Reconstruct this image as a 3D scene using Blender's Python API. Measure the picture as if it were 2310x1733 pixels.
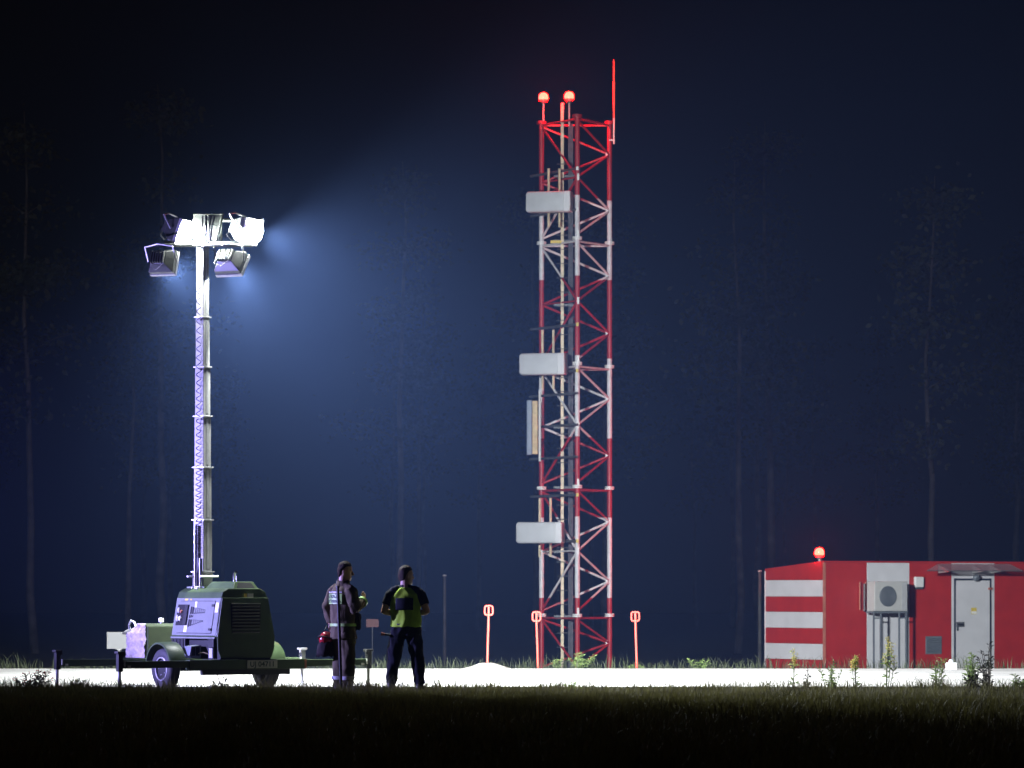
import bpy, bmesh, math, random
import numpy as np
from mathutils import Vector, Matrix, noise
R = math.radians
random.seed(7); rng = np.random.default_rng(7)
scn = bpy.context.scene
COL = scn.collection
for o in list(bpy.data.objects): bpy.data.objects.remove(o)

# ------------------------------------------------------------------ camera, sky, moon, exposure
F = 9300.0; CX = 1155.0; HY = 1335.0; CH = 1.45          # focal length in photo pixels, centre column, horizon row, eye height
cam = bpy.data.objects.new('camera', bpy.data.cameras.new('camera')); COL.objects.link(cam)
cam.location = (0, 0, CH); cam.rotation_euler = (R(90), 0, 0)
cam.data.sensor_width = 36; cam.data.lens = F/2310*36
cam.data.shift_y = (HY-866.5)/2310
cam.data.clip_start = 0.5; cam.data.clip_end = 3000
cam.data.dof.use_dof = True; cam.data.dof.focus_distance = 61; cam.data.dof.aperture_fstop = 4.0
scn.camera = cam
w = bpy.data.worlds.new('World'); scn.world = w; w.use_nodes = True
nt = w.node_tree
sky = nt.nodes.new('ShaderNodeTexSky'); sky.sky_type = 'NISHITA'; sky.sun_disc = False
sky.sun_elevation = R(30); sky.sun_rotation = R(200)
bg = nt.nodes['Background']; bg.inputs[1].default_value = 0.00022
nt.links.new(sky.outputs[0], bg.inputs[0])
moon = bpy.data.objects.new('moon', bpy.data.lights.new('moon', 'SUN')); COL.objects.link(moon)
moon.data.energy = 0.004; moon.data.angle = R(0.5); moon.data.color = (1, .96, .9)
moon.rotation_euler = (R(60), 0, R(-20))
vs = scn.view_settings; vs.view_transform = 'Standard'; vs.look = 'None'; vs.exposure = 0; vs.gamma = 1
scn.render.engine = 'CYCLES'
cy = scn.cycles
cy.use_denoising = True
try: cy.denoiser = 'OPENIMAGEDENOISE'
except Exception: pass
cy.max_bounces = 5; cy.diffuse_bounces = 3; cy.glossy_bounces = 2; cy.transmission_bounces = 3; cy.volume_bounces = 0
cy.transparent_max_bounces = 6; cy.sample_clamp_indirect = 3.0; cy.sample_clamp_direct = 0
cy.use_light_tree = True

FLOOD_W = 4200.0; HAZE = 0.00096; BEACON_W = 11500.0

# ------------------------------------------------------------------ materials
def mat(name, col, rough=.6, metal=0, var=.15, scale=8, bump=0., bscale=60, coat=0, emit=None, estr=0, spec=.5):
    m = bpy.data.materials.new(name); m.use_nodes = True; n = m.node_tree; b = n.nodes['Principled BSDF']
    b.inputs['Roughness'].default_value = rough; b.inputs['Metallic'].default_value = metal
    b.inputs['Specular IOR Level'].default_value = spec
    if coat: b.inputs['Coat Weight'].default_value = coat
    tc = n.nodes.new('ShaderNodeTexCoord')
    if var:
        t = n.nodes.new('ShaderNodeTexNoise'); t.inputs['Scale'].default_value = scale; t.inputs['Detail'].default_value = 5
        r = n.nodes.new('ShaderNodeValToRGB')
        r.color_ramp.elements[0].position = .3; r.color_ramp.elements[1].position = .7
        r.color_ramp.elements[0].color = tuple(c*(1-var) for c in col)+(1,)
        r.color_ramp.elements[1].color = tuple(min(1, c*(1+var)) for c in col)+(1,)
        n.links.new(tc.outputs['Object'], t.inputs['Vector']); n.links.new(t.outputs[0], r.inputs[0]); n.links.new(r.outputs[0], b.inputs['Base Color'])
    else:
        b.inputs['Base Color'].default_value = tuple(col)+(1,)
    if bump:
        t2 = n.nodes.new('ShaderNodeTexNoise'); t2.inputs['Scale'].default_value = bscale; t2.inputs['Detail'].default_value = 6
        bp = n.nodes.new('ShaderNodeBump'); bp.inputs['Strength'].default_value = bump; bp.inputs['Distance'].default_value = .02
        n.links.new(tc.outputs['Object'], t2.inputs['Vector']); n.links.new(t2.outputs[0], bp.inputs['Height']); n.links.new(bp.outputs[0], b.inputs['Normal'])
    if emit:
        b.inputs['Emission Color'].default_value = tuple(emit)+(1,); b.inputs['Emission Strength'].default_value = estr
    return m
def band_mat(name, edges, red, white, rough=.45):
    """paint bands by height: object z; edges descending, the top band is red"""
    m = bpy.data.materials.new(name); m.use_nodes = True; n = m.node_tree; b = n.nodes['Principled BSDF']
    b.inputs['Roughness'].default_value = rough
    tc = n.nodes.new('ShaderNodeTexCoord'); sp = n.nodes.new('ShaderNodeSeparateXYZ'); n.links.new(tc.outputs['Object'], sp.inputs[0])
    last = None
    for e in edges:
        g = n.nodes.new('ShaderNodeMath'); g.operation = 'LESS_THAN'; g.inputs[1].default_value = e; n.links.new(sp.outputs[2], g.inputs[0])
        if last is None: last = g
        else:
            s = n.nodes.new('ShaderNodeMath'); s.operation = 'SUBTRACT'; n.links.new(last.outputs[0], s.inputs[0]); n.links.new(g.outputs[0], s.inputs[1])
            a = n.nodes.new('ShaderNodeMath'); a.operation = 'ABSOLUTE'; n.links.new(s.outputs[0], a.inputs[0]); last = a
    nz = n.nodes.new('ShaderNodeTexNoise'); nz.inputs['Scale'].default_value = 5; nz.inputs['Detail'].default_value = 6
    n.links.new(tc.outputs['Object'], nz.inputs['Vector'])
    mx = n.nodes.new('ShaderNodeMix'); mx.data_type = 'RGBA'; mx.inputs[6].default_value = tuple(red)+(1,); mx.inputs[7].default_value = tuple(white)+(1,)
    n.links.new(last.outputs[0], mx.inputs[0])
    mr = n.nodes.new('ShaderNodeMapRange'); mr.inputs[1].default_value = .3; mr.inputs[2].default_value = .7; mr.inputs[3].default_value = .78; mr.inputs[4].default_value = 1.0
    n.links.new(nz.outputs[0], mr.inputs[0])
    mu = n.nodes.new('ShaderNodeVectorMath'); mu.operation = 'MULTIPLY'; n.links.new(mx.outputs[2], mu.inputs[0])
    cmb = n.nodes.new('ShaderNodeCombineXYZ')
    for i in range(3): n.links.new(mr.outputs[0], cmb.inputs[i])
    n.links.new(cmb.outputs[0], mu.inputs[1]); n.links.new(mu.outputs[0], b.inputs['Base Color'])
    return m
M = {}
M['ground'] = mat('soil', (.045, .045, .022), .95, var=.4, scale=3, bump=.5)
M['grass'] = mat('grass_blade', (.085, .095, .03), .6, var=.45, scale=1.3)
M['fargrass'] = mat('dry_grass', (.075, .09, .04), .7, var=.5, scale=.8)
M['concrete'] = mat('concrete', (.58, .57, .54), .85, var=.18, scale=.6, bump=.25, bscale=40)
M['gravel'] = mat('gravel', (.42, .4, .36), .9, var=.35, scale=25, bump=.6)
M['green'] = mat('olive_paint', (.05, .08, .034), .42, var=.15, scale=5, bump=.03)
M['green_panel'] = mat('grey_green_panel', (.19, .21, .18), .45, var=.08, scale=6)
M['canvas'] = mat('olive_canvas', (.03, .045, .018), .85, var=.25, scale=9, bump=.3)
M['tarp'] = mat('silver_tarp', (.42, .36, .40), .5, var=.22, scale=7, bump=.15, bscale=14)
M['black'] = mat('black_paint', (.02, .022, .02), .5, var=.3, scale=10)
M['shade_black'] = mat('opening_shade', (.006, .006, .006), .8, var=0)  # near-black colour standing in for the shade inside openings
M['rubber'] = mat('tyre_rubber', (.03, .03, .032), .75, var=.25, scale=12, bump=.15)
M['steel'] = mat('galvanised_steel', (.5, .5, .5), .4, .7, var=.15, scale=14)
M['chrome'] = mat('chrome', (.6, .6, .62), .18, 1, var=.05)
M['mast'] = mat('mast_zinc', (.27, .27, .26), .5, .15, var=.12, scale=9)
M['white'] = mat('white_paint', (.72, .73, .72), .45, var=.06, scale=6)
M['offwhite'] = mat('grey_plastic', (.45, .46, .47), .5, var=.08)
M['sticker'] = mat('white_sticker', (.8, .8, .76), .5, var=0)
M['yellow'] = mat('yellow_sign', (.65, .5, .08), .5, var=.1)
M['cable'] = mat('black_cable', (.012, .012, .014), .4, var=0)
M['cable_tan'] = mat('tan_cable', (.35, .3, .15), .6, var=0)
M['lens'] = mat('lamp_lens', (.9, .95, 1), .3, var=0, emit=(.95, 1, .98), estr=380)
M['lampbody'] = mat('lamp_housing', (.03, .034, .03), .45, var=.2)
M['redlamp'] = mat('red_lamp_glass', (.6, .02, .01), .3, var=0, emit=(1, .0012, .0005), estr=900)
M['bluelamp'] = mat('blue_lamp_glass', (.05, .05, .6), .3, var=0, emit=(.2, .2, 1), estr=20)
M['hutred'] = mat('red_panel_paint', (.40, .022, .016), .5, var=.10, scale=2.5)
M['hutwhite'] = mat('white_panel_paint', (.62, .62, .64), .5, var=.06, scale=2.5)
M['gasket'] = mat('dark_gasket', (.02, .025, .04), .6, var=0)
M['grille'] = mat('grey_grille', (.13, .15, .17), .5, var=.1)
M['ac'] = mat('beige_casing', (.5, .5, .48), .5, var=.05)
M['poly'] = mat('smoky_polycarbonate', (.28, .2, .24), .25, var=.1)
M['orange'] = mat('fluorescent_red', (.95, .11, .075), .5, var=0)
M['signred'] = mat('faded_red_sign', (.45, .15, .1), .6, var=.2)
M['antenna'] = mat('radome_grey', (.5, .51, .53), .5, var=.06, scale=4)
M['antgrey'] = mat('antenna_bluegrey', (.16, .2, .27), .5, var=.08)
M['tan'] = mat('tan_back', (.5, .38, .2), .55, var=.3, scale=6)
M['rail'] = mat('cream_rail', (.62, .55, .38), .5, var=.25, scale=7)
M['darkbar'] = mat('dark_bar', (.09, .1, .11), .5, .2, var=.2)
M['tray'] = mat('cable_bundle', (.07, .08, .1), .6, var=.3, scale=10)
M['whip_redlit'] = mat('whip_red_lamplight', (.7, .16, .1), .45, var=0)  # glow of the top lamps put into the whip's upper colour
M['bark'] = mat('birch_bark', (.05, .049, .048), .85, var=.6, scale=2.2, bump=.3)
M['leafdark'] = mat('forest_leaf', (.018, .026, .011), .8, var=.4, scale=.9)
M['weed'] = mat('weed_leaf', (.10, .16, .05), .6, var=.3, scale=12)
M['weeddry'] = mat('dry_weed', (.06, .05, .035), .7, var=.3, scale=12)
M['flower'] = mat('yellow_flower', (.62, .55, .12), .6, var=.2, scale=20)
M['redlit_tip'] = mat('red_light_leaf', (.6, .04, .03), .6, var=.2, scale=20)
M['stem'] = mat('plant_stem', (.13, .17, .06), .6, var=.2)
M['skin'] = mat('skin', (.48, .3, .22), .5, var=.08, scale=20)
M['hair'] = mat('dark_hair', (.035, .025, .018), .55, spec=.08, var=.4, scale=60, bump=.6, bscale=120)
M['coat'] = mat('turnout_coat', (.115, .095, .06), .8, spec=.08, var=.2, scale=9, bump=.2)
M['reflect'] = mat('lime_reflective', (.45, .72, .22), .35, var=.06)
M['silver'] = mat('silver_reflective', (.6, .62, .62), .3, var=.05)
M['navy'] = mat('navy_cloth', (.016, .018, .024), .8, spec=.08, var=.3, scale=12, bump=.2)
M['vest'] = mat('hi_vis_vest', (.32, .52, .04), .6, spec=.08, var=.12, scale=10, bump=.15)
M['boot'] = mat('boot_leather', (.02, .018, .016), .45, var=.2)
M['glove'] = mat('dark_glove', (.025, .022, .02), .8, spec=.08, var=.3, scale=20)
M['helmetred'] = mat('red_helmet', (.42, .02, .03), .22, var=.08, coat=.5)
M['ink'] = mat('ink', (.03, .06, .05), .6, var=0)
M['plate'] = mat('plate_white', (.4, .4, .38), .5, var=.1)

# ------------------------------------------------------------------ mesh helpers
def leafy(name, col, var, scale, tr=.45):
    m = mat(name, col, .6, var=var, scale=scale); n = m.node_tree; b = n.nodes['Principled BSDF']; o = n.nodes['Material Output']
    t = n.nodes.new('ShaderNodeBsdfTranslucent'); mx = n.nodes.new('ShaderNodeMixShader'); mx.inputs[0].default_value = tr
    src = b.inputs['Base Color'].links[0].from_socket; n.links.new(src, t.inputs[0]); n.links.new(b.outputs[0], mx.inputs[1]); n.links.new(t.outputs[0], mx.inputs[2]); n.links.new(mx.outputs[0], o.inputs[0])
    return m
M['grass'] = leafy('grass_blade', (.10, .095, .03), .5, 1.3)
M['fargrass'] = leafy('dry_grass', (.075, .09, .04), .5, .8)
M['weed'] = leafy('weed_leaf', (.24, .34, .10), .35, 12)
M['flower'] = leafy('yellow_flower', (.75, .68, .22), .15, 20)
M['redlit_tip'] = leafy('red_light_leaf', (.6, .05, .04), .2, 20)  # red light falling on the weeds, coloured in as small leaves
M['poly'] = mat('smoky_polycarbonate', (.55, .42, .46), .25, var=.1)
_n = M['poly'].node_tree; _t = _n.nodes.new('ShaderNodeBsdfTransparent'); _m = _n.nodes.new('ShaderNodeMixShader'); _m.inputs[0].default_value = .5
_n.links.new(_n.nodes['Principled BSDF'].outputs[0], _m.inputs[1]); _n.links.new(_t.outputs[0], _m.inputs[2]); _n.links.new(_m.outputs[0], _n.nodes['Material Output'].inputs[0])
M['board'] = mat('grey_board', (.17, .17, .175), .6, var=.08)
M['dullred'] = mat('dull_red_board', (.16, .06, .045), .6, var=.2)
M['redcore'] = mat('red_lamp_core', (.6, .02, .01), .3, var=0, emit=(1, .0007, .0004), estr=1100)
M['redlamp'] = mat('red_lamp_glass', (.6, .02, .01), .3, var=0, emit=(1, .0005, .0003), estr=200)
M['hutcore'] = mat('hut_lamp_core', (.6, .02, .01), .3, var=0, emit=(1, .00035, .0002), estr=2200)
class MB:
    def __init__(s): s.v = []; s.f = []
    def add(s, vs_, fs):
        o = len(s.v); s.v += [tuple(p) for p in vs_]; s.f += [tuple(i+o for i in f) for f in fs]; return s
    def box(s, a, b, mtx=None):
        (x0, y0, z0), (x1, y1, z1) = a, b
        p = [Vector(q) for q in ((x0,y0,z0),(x1,y0,z0),(x1,y1,z0),(x0,y1,z0),(x0,y0,z1),(x1,y0,z1),(x1,y1,z1),(x0,y1,z1))]
        if mtx is not None: p = [mtx @ q for q in p]
        return s.add(p, [(0,3,2,1),(4,5,6,7),(0,1,5,4),(1,2,6,5),(2,3,7,6),(3,0,4,7)])
    def cbox(s, c, size, mtx=None):
        c = Vector(c); h = Vector(size)/2
        return s.box(c-h, c+h, mtx)
    def tube(s, pts, rad, n=10, cap=True, square=False):
        pts = [Vector(p) for p in pts]; k = len(pts)
        rads = rad if isinstance(rad, (list, tuple)) else [rad]*k
        rings = []; up = None
        for i, p in enumerate(pts):
            t = (pts[min(i+1, k-1)]-pts[max(i-1, 0)]).normalized()
            if up is None:
                up = Vector((0, 0, 1)) if abs(t.z) < .9 else Vector((0, 1, 0))
            a = t.cross(up); 
            if a.length < 1e-5: a = t.cross(Vector((1, 0, 0)))
            a.normalize(); b2 = a.cross(t).normalized(); up = b2
            rings.append([p+(a*math.cos(2*math.pi*j/n)+b2*math.sin(2*math.pi*j/n))*rads[i] for j in range(n)])
        vv = [q for r in rings for q in r]; ff = []
        for i in range(k-1):
            for j in range(n):
                ff.append((i*n+j, i*n+(j+1) % n, (i+1)*n+(j+1) % n, (i+1)*n+j))
        if cap: ff += [tuple(range(n-1, -1, -1)), tuple((k-1)*n+j for j in range(n))]
        return s.add(vv, ff)
    def lathe(s, prof, n=24, mtx=None):          # (r, z) profile round z
        vv = []; ff = []; k = len(prof)
        for r, z in prof:
            for j in range(n):
                a = 2*math.pi*j/n; q = Vector((r*math.cos(a), r*math.sin(a), z)); vv.append(mtx @ q if mtx is not None else q)
        for i in range(k-1):
            for j in range(n): ff.append((i*n+j, i*n+(j+1) % n, (i+1)*n+(j+1) % n, (i+1)*n+j))
        closed = prof[0] == prof[-1]
        if prof[0][0] > 1e-4 and not closed: ff.append(tuple(range(n-1, -1, -1)))
        if prof[-1][0] > 1e-4 and not closed: ff.append(tuple((k-1)*n+j for j in range(n)))
        return s.add(vv, ff)
    def prism(s, poly, d0, d1, fn):               # fn(a, b, d) -> point
        n = len(poly); vv = [fn(a, b, d0) for a, b in poly]+[fn(a, b, d1) for a, b in poly]
        ff = [tuple(range(n)), tuple(range(2*n-1, n-1, -1))]+[(i, i+n, (i+1) % n+n, (i+1) % n) for i in range(n)]
        return s.add(vv, ff)
    def loft(s, rings, n=18):                     # rings: (centre, rx, ry, xdir, ydir)
        vv = []; ff = []
        for c, rx, ry, xd, yd in rings:
            for j in range(n):
                a = 2*math.pi*j/n; vv.append(Vector(c)+Vector(xd)*rx*math.cos(a)+Vector(yd)*ry*math.sin(a))
        for i in range(len(rings)-1):
            for j in range(n): ff.append((i*n+j, i*n+(j+1) % n, (i+1)*n+(j+1) % n, (i+1)*n+j))
        ff += [tuple(range(n-1, -1, -1)), tuple((len(rings)-1)*n+j for j in range(n))]
        return s.add(vv, ff)
    def mesh(s, name):
        me = bpy.data.meshes.new(name); me.from_pydata(s.v, [], s.f); me.update()
        b = bmesh.new(); b.from_mesh(me); bmesh.ops.recalc_face_normals(b, faces=b.faces); b.to_mesh(me); b.free()
        return me
    def build(s, name, m, parent=None, smooth=False, bevel=0, loc=None):
        return link(name, s.mesh(name), m, parent, smooth, bevel, loc)
def link(name, me, m, parent=None, smooth=False, bevel=0, loc=None):
    if m is not None and not me.materials: me.materials.append(m if not isinstance(m, str) else M[m])
    if smooth:
        for p in me.polygons: p.use_smooth = True
    o = bpy.data.objects.new(name, me); COL.objects.link(o)
    if parent: o.parent = parent
    if loc: o.location = loc
    if bevel:
        bv = o.modifiers.new('bevel', 'BEVEL'); bv.width = bevel; bv.segments = 2; bv.limit_method = 'ANGLE'; bv.angle_limit = R(40)
    if smooth:
        try: me.set_sharp_from_angle(angle=R(45))
        except Exception: pass
    return o
def tag(o, label=None, cat=None, group=None, kind=None):
    if label: o['label'] = label
    if cat: o['category'] = cat
    if group: o['group'] = group
    if kind: o['kind'] = kind
    return o
def thing(name, label, cat, loc=(0, 0, 0), rz=0, group=None):
    o = bpy.data.objects.new(name, None); COL.objects.link(o); o.location = loc; o.rotation_euler = (0, 0, rz); o.empty_display_size = .2
    return tag(o, label, cat, group)
def copy_tree(o, parent=None):
    c = o.copy(); COL.objects.link(c); c.parent = parent
    for ch in list(o.children): copy_tree(ch, c)
    return c
def at(px, py, Y): return Vector(((px-CX)/F*Y, Y, CH+(HY-py)/F*Y))     # photo pixel + distance -> point
def gx(px, Y): return (px-CX)/F*Y
def text_mesh(body, size, bold=0):
    cu = bpy.data.curves.new('text', 'FONT'); cu.body = body; cu.size = size; cu.align_x = 'CENTER'; cu.align_y = 'CENTER'; cu.offset = bold; cu.extrude = .0008
    t = bpy.data.objects.new('text', cu); COL.objects.link(t)
    me = bpy.data.meshes.new_from_object(t.evaluated_get(bpy.context.evaluated_depsgraph_get()))
    bpy.data.objects.remove(t); return me
def remeshed(mb, name, voxel, smooth_it=3, wrinkle=0, wscale=9, seed=0.0):
    me = mb.mesh(name); o = bpy.data.objects.new(name, me); COL.objects.link(o)
    r = o.modifiers.new('r', 'REMESH'); r.mode = 'VOXEL'; r.voxel_size = voxel
    if smooth_it:
        s_ = o.modifiers.new('s', 'SMOOTH'); s_.factor = .5; s_.iterations = smooth_it
    bpy.context.view_layer.update()
    out = bpy.data.meshes.new_from_object(o.evaluated_get(bpy.context.evaluated_depsgraph_get()))
    bpy.data.objects.remove(o); out.name = name
    if wrinkle:
        nv = len(out.vertices); no = [v.normal.copy() for v in out.vertices]
        for i, v in enumerate(out.vertices):
            c = v.co; q = Vector((c.x*wscale+seed, c.y*wscale, c.z*wscale*.55))
            d = abs(noise.noise(q))*-1.4+noise.noise(q*2.3)*.5+.3
            v.co += no[i]*wrinkle*d
    for p in out.polygons: p.use_smooth = True
    return out
def terrain(y):
    if y < 77.3: return 0.0
    if y < 84: return -.62*(1-math.cos((y-77.3)/6.7*math.pi))/2
    return -.62

# ------------------------------------------------------------------ setting
ys = [-50, 0, 30, 45, 55, 59, 62, 70, 77.2]+[77.3+i*.6 for i in range(1, 13)]+[90, 110, 150, 220, 400]
xs = [-240, -60, -30, -15, 0, 15, 30, 60, 240]
g = MB(); vv = [(x, y, terrain(y)-.03) for y in ys for x in xs]; nx = len(xs)
g.add(vv, [(j*nx+i, j*nx+i+1, (j+1)*nx+i+1, (j+1)*nx+i) for j in range(len(ys)-1) for i in range(nx-1)])
tag(g.build('ground', 'ground'), 'dark grassy airfield ground', None, kind='structure')
pv = MB(); pv.add([(-60, 62.4, .012), (60, 62.4, .012), (60, 77.2, .012), (-60, 77.2, .012)], [(0, 1, 2, 3)])
tag(pv.build('apron', 'concrete'), 'bright floodlit concrete apron strip', None, kind='structure')

def blades(name, n, xr, yr, hr, wd, m, label, z=0, dens=None, lean=.35):
    y = rng.uniform(*yr, n)
    if xr is None: x = rng.uniform(-1, 1, n)*(y*.128+1.2)
    else: x = rng.uniform(*xr, n)
    h = rng.uniform(*hr, n)
    cl = np.array([noise.noise((a*.9, b*.9, 3.1)) for a, b in zip(x, y)]); h *= (1+.55*cl)
    if dens is not None:
        k = dens(x, y); x, y, h = x[k], y[k], h[k]
    n = len(x)
    tz = np.array([terrain(b) for b in y])-.03
    a = rng.uniform(0, 2*np.pi, n); dx, dy = np.cos(a)*wd/2, np.sin(a)*wd/2
    lx, ly = rng.normal(0, lean, n)*h, rng.normal(0, lean, n)*h
    P = np.zeros((n, 5, 3))
    P[:, 0] = np.stack([x-dx, y-dy, tz], 1); P[:, 1] = np.stack([x+dx, y+dy, tz], 1)
    P[:, 2] = np.stack([x-dx*.75+lx*.35, y-dy*.75+ly*.35, tz+h*.6], 1); P[:, 3] = np.stack([x+dx*.75+lx*.35, y+dy*.75+ly*.35, tz+h*.6], 1)
    P[:, 4] = np.stack([x+lx, y+ly, tz+h], 1)
    b = np.arange(n)*5
    quads = np.stack([b, b+1, b+3, b+2], 1); tris = np.stack([b+2, b+3, b+4], 1)
    me = bpy.data.meshes.new(name); me.from_pydata(P.reshape(-1, 3).tolist(), [], quads.tolist()+tris.tolist()); me.update()
    return tag(link(name, me, m), label, 'grass', kind='stuff')
blades('grass', 70000, None, (50, 59.75), (.07, .17), .011, 'grass', 'short dark grass along the near edge of the apron')
blades('grass', 26000, None, (59.75, 62.35), (.02, .05), .012, 'grass', 'very short worn grass under the trailer')
blades('grass', 16000, None, (57.4, 59.8), (.10, .30), .010, 'grass', 'taller straggly grass along the crest of the verge', dens=lambda x, y: np.array([noise.noise((a*1.7, b*1.7, 9.3)) for a, b in zip(x, y)]) > .05)
blades('grass', 34000, None, (31, 50), (.08, .2), .016, 'grass', 'black unlit grass filling the foreground')
blades('grass', 36000, (-14, 15), (77.4, 100), (.10, .30), .014, 'fargrass', 'rough grass beyond the far edge of the apron')

# ------------------------------------------------------------------ light tower trailer
T0 = Vector((-3.944, 61.1, 0)); TA = R(34)
tr = thing('light_tower_trailer', 'olive green mobile light tower trailer with raised telescopic mast and four lit floodlights', 'trailer', T0, TA)
def hw(z):                                               # half width of the canopy shell
    pr = [(.47, .44), (.60, .49), (.78, .50), (1.36, .40), (1.45, .365), (1.50, .27)]
    for (a, b), (c, d) in zip(pr, pr[1:]):
        if z <= c: return b+(d-b)*(z-a)/(c-a)
    return .27
prof = [(.47, .44), (.60, .49), (.78, .50), (1.36, .40), (1.45, .365), (1.50, .27)]
poly = [(-w_, z) for z, w_ in prof if z >= .78]+[(w_, z) for z, w_ in reversed(prof) if z >= .78]
shell = MB(); shell.prism(poly, 0.012, 1.36, lambda a, b, d: (a, d+(b-.78)*.05*(1 if d < .5 else 0), b))
shell.build('canopy_shell', 'green', tr, bevel=.015)
rp = [(-w_, z) for z, w_ in prof if z <= 1.36]+[(w_, z) for z, w_ in reversed(prof) if z <= 1.36]
rear = MB(); rear.prism(rp, -.012, .010, lambda a, b, d: (a*.985, d+max(0, b-.78)*.05, b))
rear_o = rear.build('rear_panel', 'green', tr, bevel=.006)
gr = MB(); gr.cbox((0, .004, 1.04), (.50, .012, .44)); gro = gr.build('grille', 'shade_black', rear_o)
for k in range(9):
    z = .85+k*.048; MB().cbox((0, 0, 0), (.47, .014, .03), Matrix.Rotation(R(25), 4, 'X')).build('louvre', 'black', rear_o, loc=(0, -.006, z))
MB().cbox((0, -.004, 1.275), (.49, .02, .014)).build('grille_trim', 'steel', rear_o)
MB().cbox((.085, -.002+.027, 1.395), (.10, .004, .06), ).build('sticker', 'sticker', rear_o, loc=(0, -.014, 0))
MB().cbox((-.0, .0255, 1.395), (.045, .004, .06)).build('warning_sticker', 'yellow', rear_o, loc=(0, -.014, 0))
# the rear top slope (chamfer) piece above the rear panel and the raised cooling hump
hump = MB(); hump.prism([(-.22, 1.49), (-.16, 1.60), (.16, 1.60), (.22, 1.49)], .10, .95, lambda a, b, d: (a+.06, d+(b-1.49)*(.6 if d < .5 else -1.0), b)).build('roof_hump', 'green', tr, bevel=.01)
MB().prism([(-.15, 1.503), (-.11, 1.585), (.11, 1.585), (.15, 1.503)], .085, .13, lambda a, b, d: (a+.06, d+(b-1.49)*.6, b)).build('hump_opening', 'shade_black', tr)
ex = MB(); ex.tube([(.06, .45, 1.58), (.06, .45, 1.70), (.06, .43, 1.73), (.06, .39, 1.745)], .022, 10); ex.build('exhaust_pipe', 'chrome', tr, smooth=True)
MB().tube([(.13, .5, 1.58), (.13, .5, 1.69)], .007, 6).build('lifting_pin', 'steel', tr)
for (u, v) in ((-.25, 1.05), (-.22, 1.2), (-.28, .95), (.2, 1.25), (-.1, 1.3)):
    MB().lathe([(.03, 0), (.03, .02), (.018, .035), (0, .036)], 10).build('roof_bolt', 'steel', tr, smooth=True, loc=(u, v, 1.497))
# left face: P(v, z)
def LF(v, z, off=0.0): return Vector((-hw(z)-off*.985, v, z+off*.17))
def lf_plate(name, v0, v1, z0, z1, off, m, parent, th=.006, slant=0):
    mb = MB(); q = []
    for o in (off-th, off):
        q += [LF(v0, z0, o), LF(v1, z0, o), LF(v1+slant, z1, o), LF(v0+slant, z1, o)]
    mb.add(q, [(0, 1, 2, 3), (7, 6, 5, 4), (0, 4, 5, 1), (1, 5, 6, 2), (2, 6, 7, 3), (3, 7, 4, 0)])
    return mb.build(name, m, parent)
lp = lf_plate('side_panel', .03, 1.345, .80, 1.352, .006, 'green_panel', tr, .01)
door = lf_plate('side_door', .17, 1.20, .835, 1.305, .014, 'green_panel', tr, .010)
for (a, b, c, d) in ((.165, 1.205, 1.306, 1.312), (.162, .168, .83, 1.31), (.165, 1.205, .828, .834)):
    lf_plate('door_gap', a, b, c, d, .0085, 'shade_black', door, .003)
rec = lf_plate('control_recess', .92, 1.26, .945, 1.255, .0165, 'shade_black', tr, .003)  # flat black plate in place of a shaded hollow
for (v, z, r_, m_) in ((1.20, 1.17, .042, 'offwhite'), (1.21, 1.05, .05, 'offwhite'), (1.13, 1.045, .04, 'sticker'), (1.12, 1.15, .025, 'signred')):
    p = LF(v, z, .016); MB().lathe([(r_, 0), (r_, .02), (r_*.8, .028), (0, .03)], 14, Matrix.Rotation(R(-90), 4, 'Y') @ Matrix.Diagonal((1, .75, 1, 1))).build('gauge', m_, rec, smooth=True, loc=p)
lf_plate('control_flap', .93, 1.02, .95, 1.25, .035, 'black', rec, .012)
for k in range(8):                                        # dark plates painted as shaded ventilation slots, in a narrowing arrow
    v = .87-k*.056
    for (za, zb, dv) in ((1.115+k*.002, 1.225-k*.006, 0), (.925+k*.011, 1.035-k*.002, .02)):
        lf_plate('vent_slot', v-.042+dv, v+dv, za, zb, .017, 'shade_black', door, .002, -.006)
        if k > 1: lf_plate('vent_fin', v-.042+dv, v-.009+dv, za+.012, zb-.006, .0195, 'green_panel', door, .0015, -.006)
for k in range(3): lf_plate('vent_slot', .885-k*.045-.03, .885-k*.045, 1.055+.006*k, 1.105-.006*k, .017, 'shade_black', door, .002, -.004)
for (v0, v1, z0, z1) in ((.70, .755, 1.20, 1.30), (.90, .99, .845, .94), (.045, .14, 1.14, 1.285)): lf_plate('sticker', v0, v1, z0, z1, .0165, 'sticker', lp, .002)
for (v0, v1, z0, z1) in ((1.0, 1.10, 1.318, 1.343), (.89, .93, 1.32, 1.342)): lf_plate('sticker', v0, v1, z0, z1, .009, 'yellow', lp, .002)
for z in (1.225, .87): lf_plate('door_latch', .165, .235, z, z+.035, .03, 'black', door, .016)
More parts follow.
